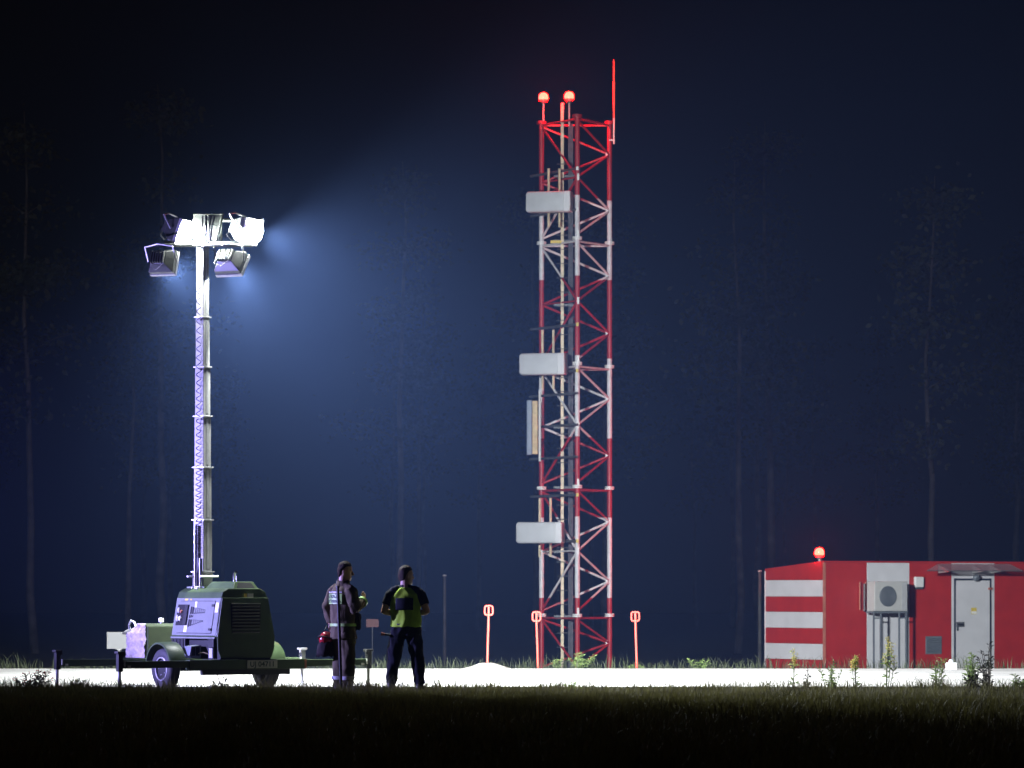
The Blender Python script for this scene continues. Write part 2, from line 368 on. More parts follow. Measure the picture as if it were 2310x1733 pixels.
# ledge under the shell, underbody, tanks
MB().box((-.515, .04, .752), (.515, 1.36, .778)).build('sill', 'green_panel', tr, bevel=.004)
MB().box((-.43, .012, .45), (.43, 1.34, .752)).build('underbody', 'black', tr)
tank = MB(); tank.box((-.5, .95, .46), (-.432, 1.36, .75)); tk = tank.build('fuel_tank', 'black', tr, bevel=.01)
for k in range(4): MB().box((-.512, .985+k*.1, .47), (-.50, 1.02+k*.1, .74)).build('tank_rib', 'black', tk)
MB().box((-.50, .10, .62), (-.46, .27, .77)).build('corner_bracket', 'black', tr, bevel=.01)
MB().box((-.50, .13, .47), (-.47, .23, .615)).build('corner_plate', 'offwhite', tr)
sk = MB(); sk.prism([(-.62, .46), (-.70, .50), (-.67, .64), (-.50, .66), (-.50, .46)], .46, .66, lambda a, b, d: (a, d, b)); so = sk.build('socket_box', 'grille', tr, bevel=.008)
for k in range(2): MB().box((-.665+k*.075, .452, .50), (-.605+k*.075, .459, .63)).build('socket', 'shade_black', so)
MB().tube([(-.55, .45, .53), (-.5, .40, .55), (-.42, .34, .52), (-.38, .30, .42), (-.36, .26, .28), (-.33, .22, .14), (-.30, .19, .02)], .009, 8).build('power_cable', 'cable_tan', tr, smooth=True)
# chassis
ch = MB(); ch.box((-.40, .05, .30), (-.32, 2.5, .43)); ch.box((.32, .05, .30), (.40, 2.5, .43)); ch.box((-.32, 2.40, .31), (.32, 2.49, .42)); ch.box((-.32, 1.0, .31), (.32, 1.08, .42))
cho = ch.build('chassis', 'black', tr, bevel=.006)
rb = MB().box((-1.0, -.075, .30), (1.0, .045, .447)).build('rear_beam', 'green', tr, bevel=.008)
MB().box((-.75, -.02, .22), (.75, .05, .298)).build('under_rail', 'black', tr)
MB().box((.97, -.079, .31), (1.003, -.073, .44)).build('reflector', 'signred', rb)
fb = MB().box((-.62, 1.86, .33), (.62, 1.98, .446)).build('front_beam', 'green', tr, bevel=.008)
pl = MB().box((-.03, -.092, .315), (.49, -.078, .435)).build('number_plate', 'plate', rb, bevel=.003)
pm = text_mesh('UJ 04711', .115, .002); pm.transform(Matrix.Translation((.23, -.0935, .373)) @ Matrix.Rotation(R(90), 4, 'X') @ Matrix.Diagonal((1.0, .95, 1, 1)))
link('lettering', pm, 'ink', pl)['kind'] = 'stuff'
# wheels, fenders, axle
ax = MB(); ax.tube([(-.83, .88, .30), (.83, .88, .30)], .035, 10); ax.build('axle', 'black', tr)
def wheel(sx):
    Mx = Matrix.Translation((sx*.86, .88, .30)) @ Matrix.Rotation(R(90)*sx, 4, 'Y')
    tyre = MB(); tyre.lathe([(.19, -.09), (.26, -.10), (.295, -.075), (.305, -.03), (.305, .03), (.295, .075), (.26, .10), (.19, .09), (.18, .07), (.18, -.07), (.19, -.09)], 40, Mx)
    wo = tyre.build('tyre', 'rubber', tr, smooth=True)
    for k in range(44):
        a = 2*math.pi*k/44; m2 = Mx @ Matrix.Rotation(a, 4, 'Z') @ Matrix.Translation((.306, 0, .045*(1 if k % 2 else -1)))
        if k < 44 and False: pass
    rim = MB(); rim.lathe([(.185, .06), (.185, .086), (.165, .088), (.15, .05), (.07, .035), (.07, .06), (.0, .062)], 32, Mx)
    ro = rim.build('rim', 'black', wo, smooth=True)
    rg = MB(); rg.lathe([(.158, .089), (.172, .0935), (.182, .089), (.172, .086), (.158, .089)], 32, Mx); rg.build('rim_ring', 'steel', ro, smooth=True)
    for k in range(5):
        a = 2*math.pi*k/5+.3; MB().lathe([(.018, 0), (.018, .03), (.008, .036), (0, .036)], 8, Mx @ Matrix.Translation((.095*math.cos(a), .095*math.sin(a), .04))).build('wheel_nut', 'chrome', ro)
    fd = MB(); outer = []; 
    for k in range(17):
        a = math.pi*k/16
        for (rr, xx) in ((.395, -.13), (.395, .13), (.38, .145), (.36, .145), (.383, .125), (.383, -.13)):
            outer.append((sx*(.86+xx), .88-rr*math.cos(a)*.98, .34+rr*math.sin(a)*.92))
    fd.add(outer, [(k*6+j, k*6+(j+1) % 6, (k+1)*6+(j+1) % 6, (k+1)*6+j) for k in range(16) for j in range(6)]+[tuple(range(6)), tuple(16*6+5-j for j in range(6))])
    fd.build('mudguard', 'green', tr, smooth=True)
    MB().box((sx*.42 if sx > 0 else -.74, .80, .36), (.74 if sx > 0 else -.42, .96, .44)).build('mudguard_bracket', 'black', tr)
wheel(-1); wheel(1)
# outriggers
def outrigger(sx, v, x0, x1, half):
    mb = MB(); a, b = sorted((sx*x0, sx*x1)); mb.box((a, v-half, .335), (b, v+half, .437))
    o = mb.build('outrigger', 'green', tr, bevel=.006)
    X = sx*(x1+.04)
    jk = MB(); jk.cbox((X, v, .42), (.08, .08, .26)); jk.build('jack_tube', 'black', o, bevel=.008)
    jt = MB(); jt.cbox((X, v, .565), (.12, .11, .035)); jt.cbox((X-.05*sx, v-.03, .53), (.03, .03, .05)); jt.build('jack_head', 'steel' if v > 1 and sx > 0 else 'black', o, bevel=.006)  # front right head in paler metal, colouring in the floodlight on it
    jl = MB(); jl.tube([(X, v, .03), (X, v, .30)], .024, 10); jl.build('jack_leg', 'steel', o, smooth=True)
    jf = MB(); jf.lathe([(.07, .0), (.07, .012), (.03, .03), (.026, .05)], 14, Matrix.Translation((X, v, .014))); jf.build('jack_foot', 'steel', o)
    MB().cbox((X-sx*.055, v-.05, .40), (.02, .02, .085)).build('lock_pin', 'sticker', o)
    MB().cbox((X-sx*.13, v-half-.006, .36), (.045, .012, .028)).build('pin_plate', 'sticker', o)
for sx in (-1, 1):
    outrigger(sx, -.015, 1.0, 2.09, .048); outrigger(sx, 1.92, .62, 2.09, .048)
# front toolbox with tarpaulin, drawbar, handbrake jack
tb = MB(); tb.prism([(2.28, .46), (2.90, .46), (2.90, .80), (2.52, .965), (2.28, .93)], -.40, .40, lambda a, b, d: (d, a, b)); tbo = tb.build('toolbox', 'canvas', tr, bevel=.02)
tp = MB(); nu, nv_ = 26, 26; pts = []
for i in range(nu+1):
    for j in range(nv_+1):
        v = 2.30+.63*i/nu; top = .935+(.03 if v < 2.52 else .03-.42*(v-2.52)); top = min(top, .965); z = .44+(top-.44)*j/nv_
        nn = noise.noise((v*9, z*5, 1.7))*.04+abs(noise.noise((v*15, z*8, 8)))*.07-abs(noise.noise((v*27, z*17, 2)))*.03
        pts.append((-.412-nn, v, z))
tp.add(pts, [(i*(nv_+1)+j, (i+1)*(nv_+1)+j, (i+1)*(nv_+1)+j+1, i*(nv_+1)+j+1) for i in range(nu) for j in range(nv_)])
to = tp.build('tarpaulin', 'tarp', tr, smooth=True); so_ = to.modifiers.new('solid', 'SOLIDIFY'); so_.thickness = .006
db = MB(); db.tube([(-.30, 2.45, .38), (-.05, 3.15, .62), (0, 3.45, .80)], .04, 8); db.tube([(.30, 2.45, .38), (.05, 3.15, .62), (0, 3.45, .80)], .04, 8); dbo = db.build('drawbar', 'green', tr, smooth=True)
cp = MB(); cp.tube([(0, 3.35, .80), (0, 3.58, .80)], .075, 14); cp.build('coupling', 'steel', dbo, smooth=True)
cp = MB(); cp.tube([(0, 3.58, .80), (0, 3.66, .81), (0, 3.78, .80)], [.03, .045, .02], 10); cp.build('towing_eye', 'steel', dbo, smooth=True)
MB().cbox((-.08, 3.28, .80), (.05, .10, .12)).build('coupling_block', 'sticker', dbo, bevel=.006)
MB().tube([(-.08, 3.2, .88), (-.08, 3.28, .98), (-.08, 3.38, 1.0), (-.08, 3.45, .93), (-.08, 3.42, .86)], .018, 8).build('hose_loop', 'offwhite', dbo, smooth=True)
MB().tube([(-.2, 2.9, .55), (-.25, 3.1, .66)], .02, 8).build('handbrake_lever', 'steel', dbo)
MB().tube([(.1, 2.75, .4), (.1, 2.75, .99)], .016, 8).build('jockey_post', 'steel', tr)
MB().lathe([(.04, 0), (.04, .05), (.03, .06), (0, .062)], 12).build('jockey_cap', 'sticker', tr, smooth=True, loc=(.1, 2.75, .985))
# telescopic mast
MU, MV = -.05, 1.20
mroot = Vector((MU, MV, 0)); MR = Matrix.Translation(mroot) @ Matrix.Rotation(R(20), 4, 'Z')
zc = [1.50, 1.76, 2.54, 3.33, 4.10, 4.84, 5.59, 6.66]
aa = [.215, .20, .19, .178, .165, .152, .138]
bs = MB(); bs.cbox((0, 0, 1.515), (.34, .34, .03), MR); bs.build('mast_base', 'green', tr, bevel=.005)
for i in range(7):
    a = aa[i]; z0, z1 = zc[i]-(.02 if i else 0), zc[i+1]
    sc_ = MB(); sc_.box((-a/2, -a/2, z0), (a/2, a/2, z1-.02), MR); s_o = sc_.build('mast_section', 'mast', tr, bevel=.008)
    co = MB(); co.box((-a/2-.02, -a/2-.02, z1-.019), (a/2+.02, a/2+.02, z1), MR); co.build('mast_collar', 'steel', s_o, bevel=.004)
    for sgn in (-1, 1):
        MB().cbox((sgn*(a/2+.008), -a/4, z1-.05), (.014, .03, .03), MR).build('glide_pad', 'black', s_o)
    if i > 0:
        MB().cbox((0, a/2*-1-.003, (z0+z1)/2), (a*.28, .004, (z1-z0)*.86), MR).build('mast_groove', 'steel', s_o)
hb = MB(); hb.tube([MR @ Vector((-.20, -.13, 1.68)), MR @ Vector((.20, -.13, 1.68))], .016, 8); hb.tube([MR @ Vector((-.20, .13, 1.68)), MR @ Vector((.20, .13, 1.68))], .016, 8)
hb.build('mast_handle', 'sticker', tr, smooth=True)
for dx in (-.02, -.075):
    cyl = MB(); cyl.tube([MR @ Vector((-.15, dx*1.8+.05, 1.5)), MR @ Vector((-.15, dx*1.8+.05, 1.95 if dx < -.05 else 2.45))], .028, 12); cyl.build('hydraulic_cylinder', 'chrome', tr, smooth=True)
# coiled cable: a helix beside the mast, wider pitch towards the top
hp = []; z = 1.98; a = 0.0
while z < 6.45:
    tt = (z-1.98)/4.5; pitch = .058+.11*tt
    hp.append(MR @ Vector((-.155+.035*tt+.034*math.cos(a), -.035+.034*math.sin(a), z))); a += .55; z += pitch*.55/(2*math.pi)
MB().tube(hp, .0075, 5).build('coiled_cable', 'cable', tr, smooth=True)
# lamp head
TI = (Matrix.Translation(T0) @ Matrix.Rotation(TA, 4, 'Z')).inverted()
def L(p): return TI @ Vector(p)
HY_ = 62.08
hd = MB()
for (pa, pb, r_) in (((-5.25, HY_+.1, 6.70), (-3.98, HY_+.1, 6.70), .035), ((-4.82, HY_+.18, 7.06), (-3.75, HY_+.18, 7.06), .03), ((-5.45, HY_-.1, 6.655), (-3.9, HY_-.1, 6.655), .022)):
    hd.tube([L(pa), L(pb)], r_, 8)
hdo = hd.build('lamp_crossbar', 'lampbody', tr)
def wbox(mb, c, size, rz=0, rx=0, ry=0):
    m_ = TI @ Matrix.Translation(c) @ Matrix.Rotation(rz, 4, 'Z') @ Matrix.Rotation(rx, 4, 'X') @ Matrix.Rotation(ry, 4, 'Y'); return mb.cbox((0, 0, 0), size, m_)
b1 = MB(); wbox(b1, (-4.70, HY_, 6.92), (.2, .04, .42), R(-20)); wbox(b1, (-4.47, HY_-.02, 6.93), (.22, .03, .40), R(10)); wbox(b1, (-4.57, HY_+.02, 7.13), (.44, .2, .02), R(-5)); wbox(b1, (-4.4, HY_-.06, 6.93), (.03, .05, .45), 0, 0, R(14))
b1.build('junction_box', 'lampbody', tr, bevel=.006)
b2 = MB()
for k, dx in enumerate((-.10, -.04, .03, .08)):
    b2.tube([L((-4.55+dx, HY_-.10, 7.1)), L((-4.57+dx*.8, HY_-.14, 6.95)), L((-4.56+dx*.5, HY_-.12, 6.78)), L((-4.6+dx*.3, HY_-.05, 6.66))], .014, 6)
b2.build('lamp_wiring', 'cable', tr, smooth=True)
def floodlight(c, aim, wdt, hgt, dep, power, spread, size, beam=None, bulge=.13):
    # beam: where the asymmetric optics throw the light, if not straight ahead
    aim = Vector(aim).normalized(); c = Vector(c)
    side = aim.cross(Vector((0, 0, 1))).normalized(); up = side.cross(aim).normalized()
    m_ = Matrix((side, up, aim)).transposed().to_4x4(); m_.translation = c; ml = TI @ m_
    hb_ = MB(); a, b = wdt/2, hgt/2
    q = [(-a, -b, dep*.35), (a, -b, dep*.35), (a, b, dep*.35), (-a, b, dep*.35), (-a, -b, .0), (a, -b, 0), (a, b, 0), (-a, b, 0), (-a*.55, -b*.55, -dep*.65), (a*.55, -b*.55, -dep*.65), (a*.55, b*.55, -dep*.65), (-a*.55, b*.55, -dep*.65)]
    ff = [(0, 1, 2, 3), (11, 10, 9, 8)]
    for k in range(4): ff += [(k, (k+1) % 4, 4+(k+1) % 4, 4+k), (4+k, 4+(k+1) % 4, 8+(k+1) % 4, 8+k)]
    hb_.add([ml @ Vector(p) for p in q], ff)
    ho = hb_.build('floodlight', 'lampbody', tr, bevel=.01)
    fr = MB()
    for s_ in (-1, 1):
        fr.box((s_*a-.012, -b-.01, dep*.35), (s_*a+.012, b+.01, dep*.35+.05), ml); fr.box((-a, s_*b-.012, dep*.35), (a, s_*b+.012, dep*.35+.05), ml)
    fr.build('lamp_bezel', 'steel', ho)
    fin = MB()
    for k in range(6): fin.box((-a*.5+k*a*.2-.006, -b*.5, -dep*.65-.05), (-a*.5+k*a*.2+.006, b*.5, -dep*.63), ml)
    fin.build('cooling_fins', 'lampbody', ho)
    ln = MB(); z0 = dep*.35+.012; n_ = 8; vv_ = []
    for i in range(n_+1):
        for j in range(n_+1):
            s1, t1 = 2*i/n_-1, 2*j/n_-1; vv_.append(ml @ Vector((s1*a*.93, t1*b*.93, z0+bulge*(1-s1**4)*(1-t1**4))))
    ln.add(vv_, [(i*(n_+1)+j, (i+1)*(n_+1)+j, (i+1)*(n_+1)+j+1, i*(n_+1)+j+1) for i in range(n_) for j in range(n_)])
    ln.build('lens', 'lens', ho, smooth=True)
    yk = MB(); yk.tube([ml @ Vector((-a-.03, 0, 0)), ml @ Vector((-a-.03, b*.9, -dep*.8)), ml @ Vector((0, b*1.05, -dep)), ml @ Vector((a+.03, b*.9, -dep*.8)), ml @ Vector((a+.03, 0, 0))], .014, 6); yk.build('yoke', 'steel', ho)
    cb = MB(); cb.tube([ml @ Vector((a*.3, 0, -dep*.66)), ml @ Vector((a*.5, -b*.8, -dep*.9)), ml @ Vector((0, -b*1.15, -dep*.7)), ml @ Vector((-a*.6, -b*.9, -dep*.75)), ml @ Vector((-a*.7, b*.6, -dep*.7))], .007, 5); cb.build('lamp_cable', 'cable', ho, smooth=True)
    la = bpy.data.lights.new('floodlight_beam', 'AREA'); la.energy = power; la.shape = 'RECTANGLE'; la.size = size; la.size_y = size*.8; la.spread = R(spread); la.color = (.93, .98, 1.0)
    lo = bpy.data.objects.new('floodlight_beam', la); COL.objects.link(lo); lo.parent = ho
    bd_ = Vector(beam).normalized() if beam else aim
    s2 = bd_.cross(Vector((0, 0, 1))).normalized(); u2 = s2.cross(bd_).normalized(); mm = Matrix((s2, u2, bd_)).transposed().to_4x4(); mm.translation = c+aim*(dep*.35+bulge+(.09 if beam else .025))
    lo.matrix_world = Matrix.Identity(4)
    lo.matrix_local = TI @ mm @ Matrix.Rotation(math.pi, 4, 'X')
    return ho
P4 = FLOOD_W
floodlight((-5.05, HY_+.10, 6.91), (.86, -.30, -.34), .42, .36, .22, P4*.30, 134, .3, (.90, .12, -.38), .15)
floodlight((-4.02, HY_+.10, 6.91), (.86, -.34, -.30), .50, .38, .24, P4*.56, 134, .3, (.93, .10, -.34), .15)
floodlight((-5.26, HY_-.10, 6.42), (.34, .88, -.32), .40, .36, .22, P4*.80, 96, .3)
floodlight((-4.24, HY_-.10, 6.41), (.38, .72, -.58), .44, .36, .22, P4*.95, 138, .3)

# ------------------------------------------------------------------ lattice mast (aerial tower)
TY = 99.0; TZ = -.62; TX = gx(1299, TY)
tw = thing('lattice_tower', 'tall red and white three-legged lattice antenna tower with red lamps on top', 'tower', (TX, TY, TZ))
def tz(py): return CH+(HY-py)/F*TY-TZ
S_ = 1.64; LEG = [Vector((-S_/2, .47, 0)), Vector((0.02, -.95, 0)), Vector((S_/2, .47, 0))]     # left, front, right
edges = [tz(p) for p in (449, 629, 807, 988, 1167, 1349)]
tb_m = band_mat('tower_paint', edges, (.36, .02, .025), (.66, .66, .68)); M['tower'] = tb_m
sect = [tz(272), tz(545), tz(825), tz(1100), tz(1388), -.3]
for li, lg in enumerate(LEG):
    for i in range(5):
        z1, z0 = sect[i], sect[i+1]
        lo = MB().tube([lg+Vector((0, 0, z0)), lg+Vector((0, 0, z1-.012))], .06, 14).build('leg', 'tower', tw, smooth=True)
        fl = MB(); fl.lathe([(.115, -.04), (.115, -.004)], 16, Matrix.Translation(lg+Vector((0, 0, z1+.0)))); fl.lathe([(.115, .002), (.115, .035)], 16, Matrix.Translation(lg+Vector((0, 0, z1))))
        fl.build('flange', 'white' if i else 'tower', lo)
        for k in range(3 if i else 0):
            zz = z0+(z1-z0)*(k+1)/4
def brace(a, b, r_=.028):
    d = (b-a).normalized(); MB().tube([a+d*.05, b-d*.05], r_, 8).build('brace', 'tower', tw, smooth=True)
def lp_(i, z): return LEG[i]+Vector((0, 0, z))
for i in range(5):
    z1, z0 = sect[i]-.10, max(sect[i+1], .15)+.10; H = z1-z0
    if i == 4: H = 2*(z1-z0) if z1-z0 < 1.7 else z1-z0
    zs = [z1-H*k/4 for k in range(5)]
    for (a, b) in ((1, 2), (0, 2), (0, 1)): brace(lp_(a, sect[i]-.07), lp_(b, sect[i]-.07), .026)
    for k in range(4):
        if zs[k+1] < .05: break
        for n_ in (1, 0):
            A, B = (lp_(n_, zs[k]), lp_(2, zs[k+1])) if k % 2 == 0 else (lp_(2, zs[k]), lp_(n_, zs[k+1]))
            brace(A, B)
        gp = lp_(2, zs[k+1]) if k % 2 == 0 else lp_(1, zs[k+1])
        MB().cbox(gp+Vector((-.07 if k % 2 == 0 else .02, -.06, 0)), (.05, .03, .16)).build('gusset', 'white', tw)
    brace(lp_(0, zs[0]), lp_(1, zs[2])); brace(lp_(1, zs[2]), lp_(0, zs[4] if zs[4] > .05 else zs[3]))
    if i < 4: brace(lp_(0, zs[2]), lp_(1, zs[2]), .02)
for i in range(3):
    MB().cbox(LEG[i]+Vector((0, 0, -.1)), (.5, .5, .45)).build('footing', 'concrete', tw, bevel=.02)
# climbing rail with rungs, cable bundle
rx = gx(1268, TY)-TX
ro = MB().box((rx-.035, -.35, .1), (rx+.035, -.30, tz(236))).build('climbing_rail', 'rail', tw)
for k in range(36):
    MB().tube([(rx-.13, -.375, .4+k*.34), (rx+.13, -.375, .4+k*.34)], .011, 6).build('rung', 'darkbar', ro)
cx_ = gx(1287, TY)-TX
ct = MB()
for k in range(4): ct.tube([(cx_-.045+k*.03, -.28+.02*(k % 2), .05), (cx_-.045+k*.03, -.28+.02*(k % 2), tz(282))], .016, 6)
ct.build('cable_bundle', 'tray', tw, smooth=True)
for py in (400, 545, 690, 840, 965, 1100, 1245, 1390):
    z = tz(py); MB().box((rx-.2, -.345+.055, z-.03), (LEG[1].x, -.25, z+.02)).build('cable_bracket', 'darkbar', tw)
for py in (548, 838): MB().box((rx-.28, -.36, tz(py)-.04), (rx-.02, -.352, tz(py)+.03)).build('height_tag', 'yellow', tw)
# obstruction lights
def obstruction(px, py, basep, name='obstruction_light'):
    p = at(px, py, TY+basep[1]); p = p-Vector((TX, TY, TZ))
    st = MB(); st.tube([(p.x, p.y, basep[2]), (p.x, p.y, p.z-.12)], .022, 8); so2 = st.build(name, 'offwhite', tw)
    MB().lathe([(.06, -.14), (.06, -.11), (.085, -.10), (.085, -.085)], 14, Matrix.Translation(p)).build('lamp_base', 'darkbar', so2)
    gl_ = MB().lathe([(.09, -.085), (.10, -.045), (.10, .05), (.07, .10), (0, .12)], 16, Matrix.Translation(p)).build('lamp_globe', 'redlamp', so2, smooth=True)
    MB().lathe([(.1005, -.044), (.112, -.03), (.112, .035), (.095, .08), (.06, .115), (0, .13)], 16, Matrix.Translation(p)).build('lamp_core', 'redcore', so2, smooth=True)
obstruction(1226, 221, (0, .47, sect[0])); obstruction(1284, 219, (0, -.5, tz(290)))
# whip aerial on the right leg
wp = at(1385, 325, TY+.4)-Vector((TX, TY, TZ)); wt = tz(130)
wo = MB().tube([(wp.x, .42, wp.z), (wp.x, .42, tz(262))], .022, 8).build('whip_aerial', 'white', tw)
MB().tube([(wp.x, .42, tz(262)), (wp.x, .42, tz(180))], [.02, .034], 8).build('whip_rod', 'whip_redlit', wo, smooth=True)
MB().tube([(wp.x, .42, tz(180)), (wp.x, .42, wt)], [.024, .02], 8).build('whip_tip', 'whip_redlit', wo, smooth=True)
for py in (272, 312): MB().cbox((wp.x-.05, .43, tz(py)), (.13, .05, .03)).build('whip_clamp', 'steel', wo)
# three box antennas on the left-front face
fdir = (LEG[1]-LEG[0]); fdir.z = 0; fdir.normalize(); fn_ = Vector((-fdir.y, fdir.x, 0))
if fn_.y > 0: fn_ = -fn_
fang = math.atan2(fdir.y, fdir.x)
def antenna(px0, px1, py0, py1, bars):
    yy = -1.0
    a = at(px0, py1, TY+yy)-Vector((TX, TY, TZ)); b = at(px1, py0, TY+yy)-Vector((TX, TY, TZ))
    wv = b.x-a.x; rz = R(14); dep = .36
    ln = (wv-dep*math.sin(rz))/math.cos(rz)
    c = Vector(((a.x+b.x)/2, yy+.1, (a.z+b.z)/2)); m_ = Matrix.Translation(c) @ Matrix.Rotation(-rz, 4, 'Z')
    h = b.z-a.z
    bx = MB(); pr_ = []
    for (t, sc1) in ((-.5, .86), (-.46, 1), (.36, 1), (.5, .93)):
        pr_.append((t*ln, sc1))
    vv_ = []
    for (t, s1) in pr_:
        hh, dd, rr_ = h/2*s1, dep/2*s1, .05
        for (sy, sz) in ((-1, -1), (1, -1), (1, 1), (-1, 1)):
            for kk in range(4):
                an = {(-1, -1): math.pi, (1, -1): 1.5*math.pi, (1, 1): 0, (-1, 1): .5*math.pi}[(sy, sz)]+kk*math.pi/6
                vv_.append(m_ @ Vector((t, sy*(dd-rr_)+rr_*math.cos(an), sz*(hh-rr_)+rr_*math.sin(an))))
    n_ = 16; ff = [(i*n_+j, i*n_+(j+1) % n_, (i+1)*n_+(j+1) % n_, (i+1)*n_+j) for i in range(3) for j in range(n_)]+[tuple(range(n_-1, -1, -1)), tuple(3*n_+j for j in range(n_))]
    bx.add(vv_, ff); ao = bx.build('box_antenna', 'antenna', tw, smooth=True)
    MB().box((ln*.34, -dep*.52, -h*.5), (ln*.5, dep*.52, h*.5), m_).build('antenna_end', 'hutwhite', ao, bevel=.03)
    for dxp in (-.02, .24):
        q = c+Vector((dxp, .28, 0)); MB().tube([(q.x, q.y, c.z-h*.5-.32), (q.x, q.y, c.z+h*.5+.58)], .03, 8).build('antenna_pipe', 'rail', ao, smooth=True)
    for py in bars:
        z = tz(py); st = LEG[1]+fdir*.15+fn_*.09; en = LEG[0]-fdir*.35+fn_*.09
        MB().tube([Vector((st.x, st.y, z)), Vector((en.x, en.y, z))], .032, 8).build('mounting_bar', 'darkbar', ao)
        MB().cbox(Vector((st.x, st.y-.02, z)), (.06, .06, .08)).build('bar_clamp', 'yellow' if py > 500 else 'white', ao)
antenna(1186, 1294, 432, 479, (391, 482)); antenna(1171, 1281, 797, 846, (739, 842)); antenna(1164, 1275, 1178, 1226, (1119, 1222))
# slim upright panel antenna on a pipe left of the tower
pa = at(1188, 1027, TY-.2)-Vector((TX, TY, TZ)); pb = at(1213, 903, TY-.2)-Vector((TX, TY, TZ))
po = MB().box((pa.x, -.35, pa.z), (pa.x+(pb.x-pa.x)*.5, -.12, pb.z)).build('panel_antenna', 'antgrey', tw, bevel=.02)
MB().box((pa.x+(pb.x-pa.x)*.51, -.33, pa.z+.02), (pb.x, -.14, pb.z-.02)).build('antenna_back', 'tan', po, bevel=.01)
MB().tube([(pb.x+.05, -.2, pa.z-.15), (pb.x+.05, -.2, pb.z+.25)], .03, 8).build('antenna_pipe', 'white', po, smooth=True)
for py in (892, 962, 1034):
    z = tz(py); st = LEG[1]+fdir*.15+fn_*.09; en = LEG[0]-fdir*.4+fn_*.09
    MB().tube([Vector((st.x, st.y, z)), Vector((en.x, en.y, z))], .03, 8).build('mounting_bar', 'darkbar', po)

# ------------------------------------------------------------------ equipment hut
HB = -.62; HT = R(30)
corner = Vector((gx(1858, 97), 97, 0)); uu = Vector((math.cos(HT), math.sin(HT), 0)); nn_ = Vector((math.sin(HT), -math.cos(HT), 0)); bb_ = -nn_
hut = thing('equipment_hut', 'red and white striped equipment hut with flat roof beside the tower', 'hut', (corner.x, corner.y, HB), HT)
def hu(px, off=0.0):                                     # column -> distance along the front, on a plane off metres proud of it
    k = (px-CX)/F; o = corner+nn_*off
    return (k*o.y-o.x)/(uu.x-k*uu.y)
def hz(py, u=0, off=0):
    Y = (corner+uu*u+nn_*off).y; return CH+(HY-py)/F*Y-HB
def hb(): return MB()
ROOF = hz(1266); W_END = 2.42
cols = [0, hu(1954), hu(2050), hu(2145), hu(2242)]; cols += [cols[-1]+1.15, cols[-1]+2.3, cols[-1]+3.4]
pnames = ['hutred', 'hutwhite']
core = hb().box((.02, .02, .05), (cols[-1], W_END-.02, ROOF-.24)).build('hut_core', 'gasket', hut)
rf = hb(); rf.add([(-.03, -.04, ROOF-.03), (cols[-1]+.02, -.04, ROOF-.03), (cols[-1]+.02, W_END+.03, ROOF-.22), (-.03, W_END+.03, ROOF-.22), (-.03, -.04, ROOF+.005), (cols[-1]+.02, -.04, ROOF+.005), (cols[-1]+.02, W_END+.03, ROOF-.17), (-.03, W_END+.03, ROOF-.17)], [(0, 3, 2, 1), (4, 5, 6, 7), (0, 1, 5, 4), (1, 2, 6, 5), (2, 3, 7, 6), (3, 0, 4, 7)])
rf.build('roof', 'hutred', hut)
front_panels = []
for i in range(len(cols)-1):
    front_panels.append(hb().box((cols[i]+.004, -.03, .0), (cols[i+1]-.004, .018, ROOF-.035)).build('wall_panel', pnames[i % 2], hut, bevel=.004))
# left end wall: horizontal boards in alternate colours; the top one follows the roof
ez = [hz(p) for p in (1508.5, 1453, 1417.5, 1381.5, 1345.5, 1308.5)]
ez = [0.0]+sorted([hz(1489), hz(1453), hz(1417.5), hz(1381), hz(1346), hz(1308.5)])
cc = ['hutred', 'hutwhite', 'hutred', 'hutwhite', 'hutred', 'hutwhite']
for i in range(6):
    hb().box((-.03, .022, ez[i]+.003), (.016, W_END, ez[i+1]-.003)).build('end_panel', cc[i], hut)
tp_ = hb(); tp_.prism([(.022, ez[6]+.003), (W_END, ez[6]+.003), (W_END, ROOF-.215), (.022, ROOF-.035)], -.03, .016, lambda a, b, d: (d, a, b)); tp_.build('end_panel', 'hutred', hut)
hb().box((-.045, -.045, 0), (.03, -.031, ROOF-.036)).build('corner_trim', 'signred', hut)
hb().box((-.045, W_END+.001, 0), (.0, W_END+.03, ROOF-.225)).build('corner_trim', 'hutwhite', hut)
# door
d0, d1 = hu(2152, .03), hu(2235, .03); dtop = hz(1305, d0)
dr = hb().box((d0+.045, -.052, .06), (d1-.045, -.0345, dtop-.05)).build('door', 'hutwhite', hut, bevel=.004)
for (a, b, c, e) in ((d0, d0+.045, .04, dtop), (d1-.045, d1, .04, dtop), (d0+.045, d1-.045, dtop-.05, dtop)): hb().box((a, -.05, c), (b, -.0305, e)).build('door_gasket', 'gasket', dr)
hz_h = hz(1409, d0)
hp_ = hb().box((d0+.05, -.058, hz_h-.06), (d0+.29, -.0525, hz_h+.06)).build('lock_plate', 'darkbar', dr)
MB().tube([(d0+.09, -.06, hz_h), (d0+.09, -.11, hz_h), (d0+.22, -.11, hz_h)], .012, 6).build('door_handle', 'black', hp_)
MB().cbox((d0+.08, -.065, hz_h-.10), (.05, .02, .1)).build('padlock', 'darkbar', hp_)
ym = (hu(2194)); hb().box((ym-.08, -.056, hz(1387)), (ym+.08, -.0525, hz(1372))).build('warning_sign', 'yellow', dr)
hb().box((ym-.075, -.0575, hz(1386)), (ym+.075, -.0562, hz(1380))).build('warning_text_strip', 'sticker', dr)
hb().cbox((d1-.03, -.06, hz(1328)), (.13, .025, .05)).build('hinge', 'signred', dr)
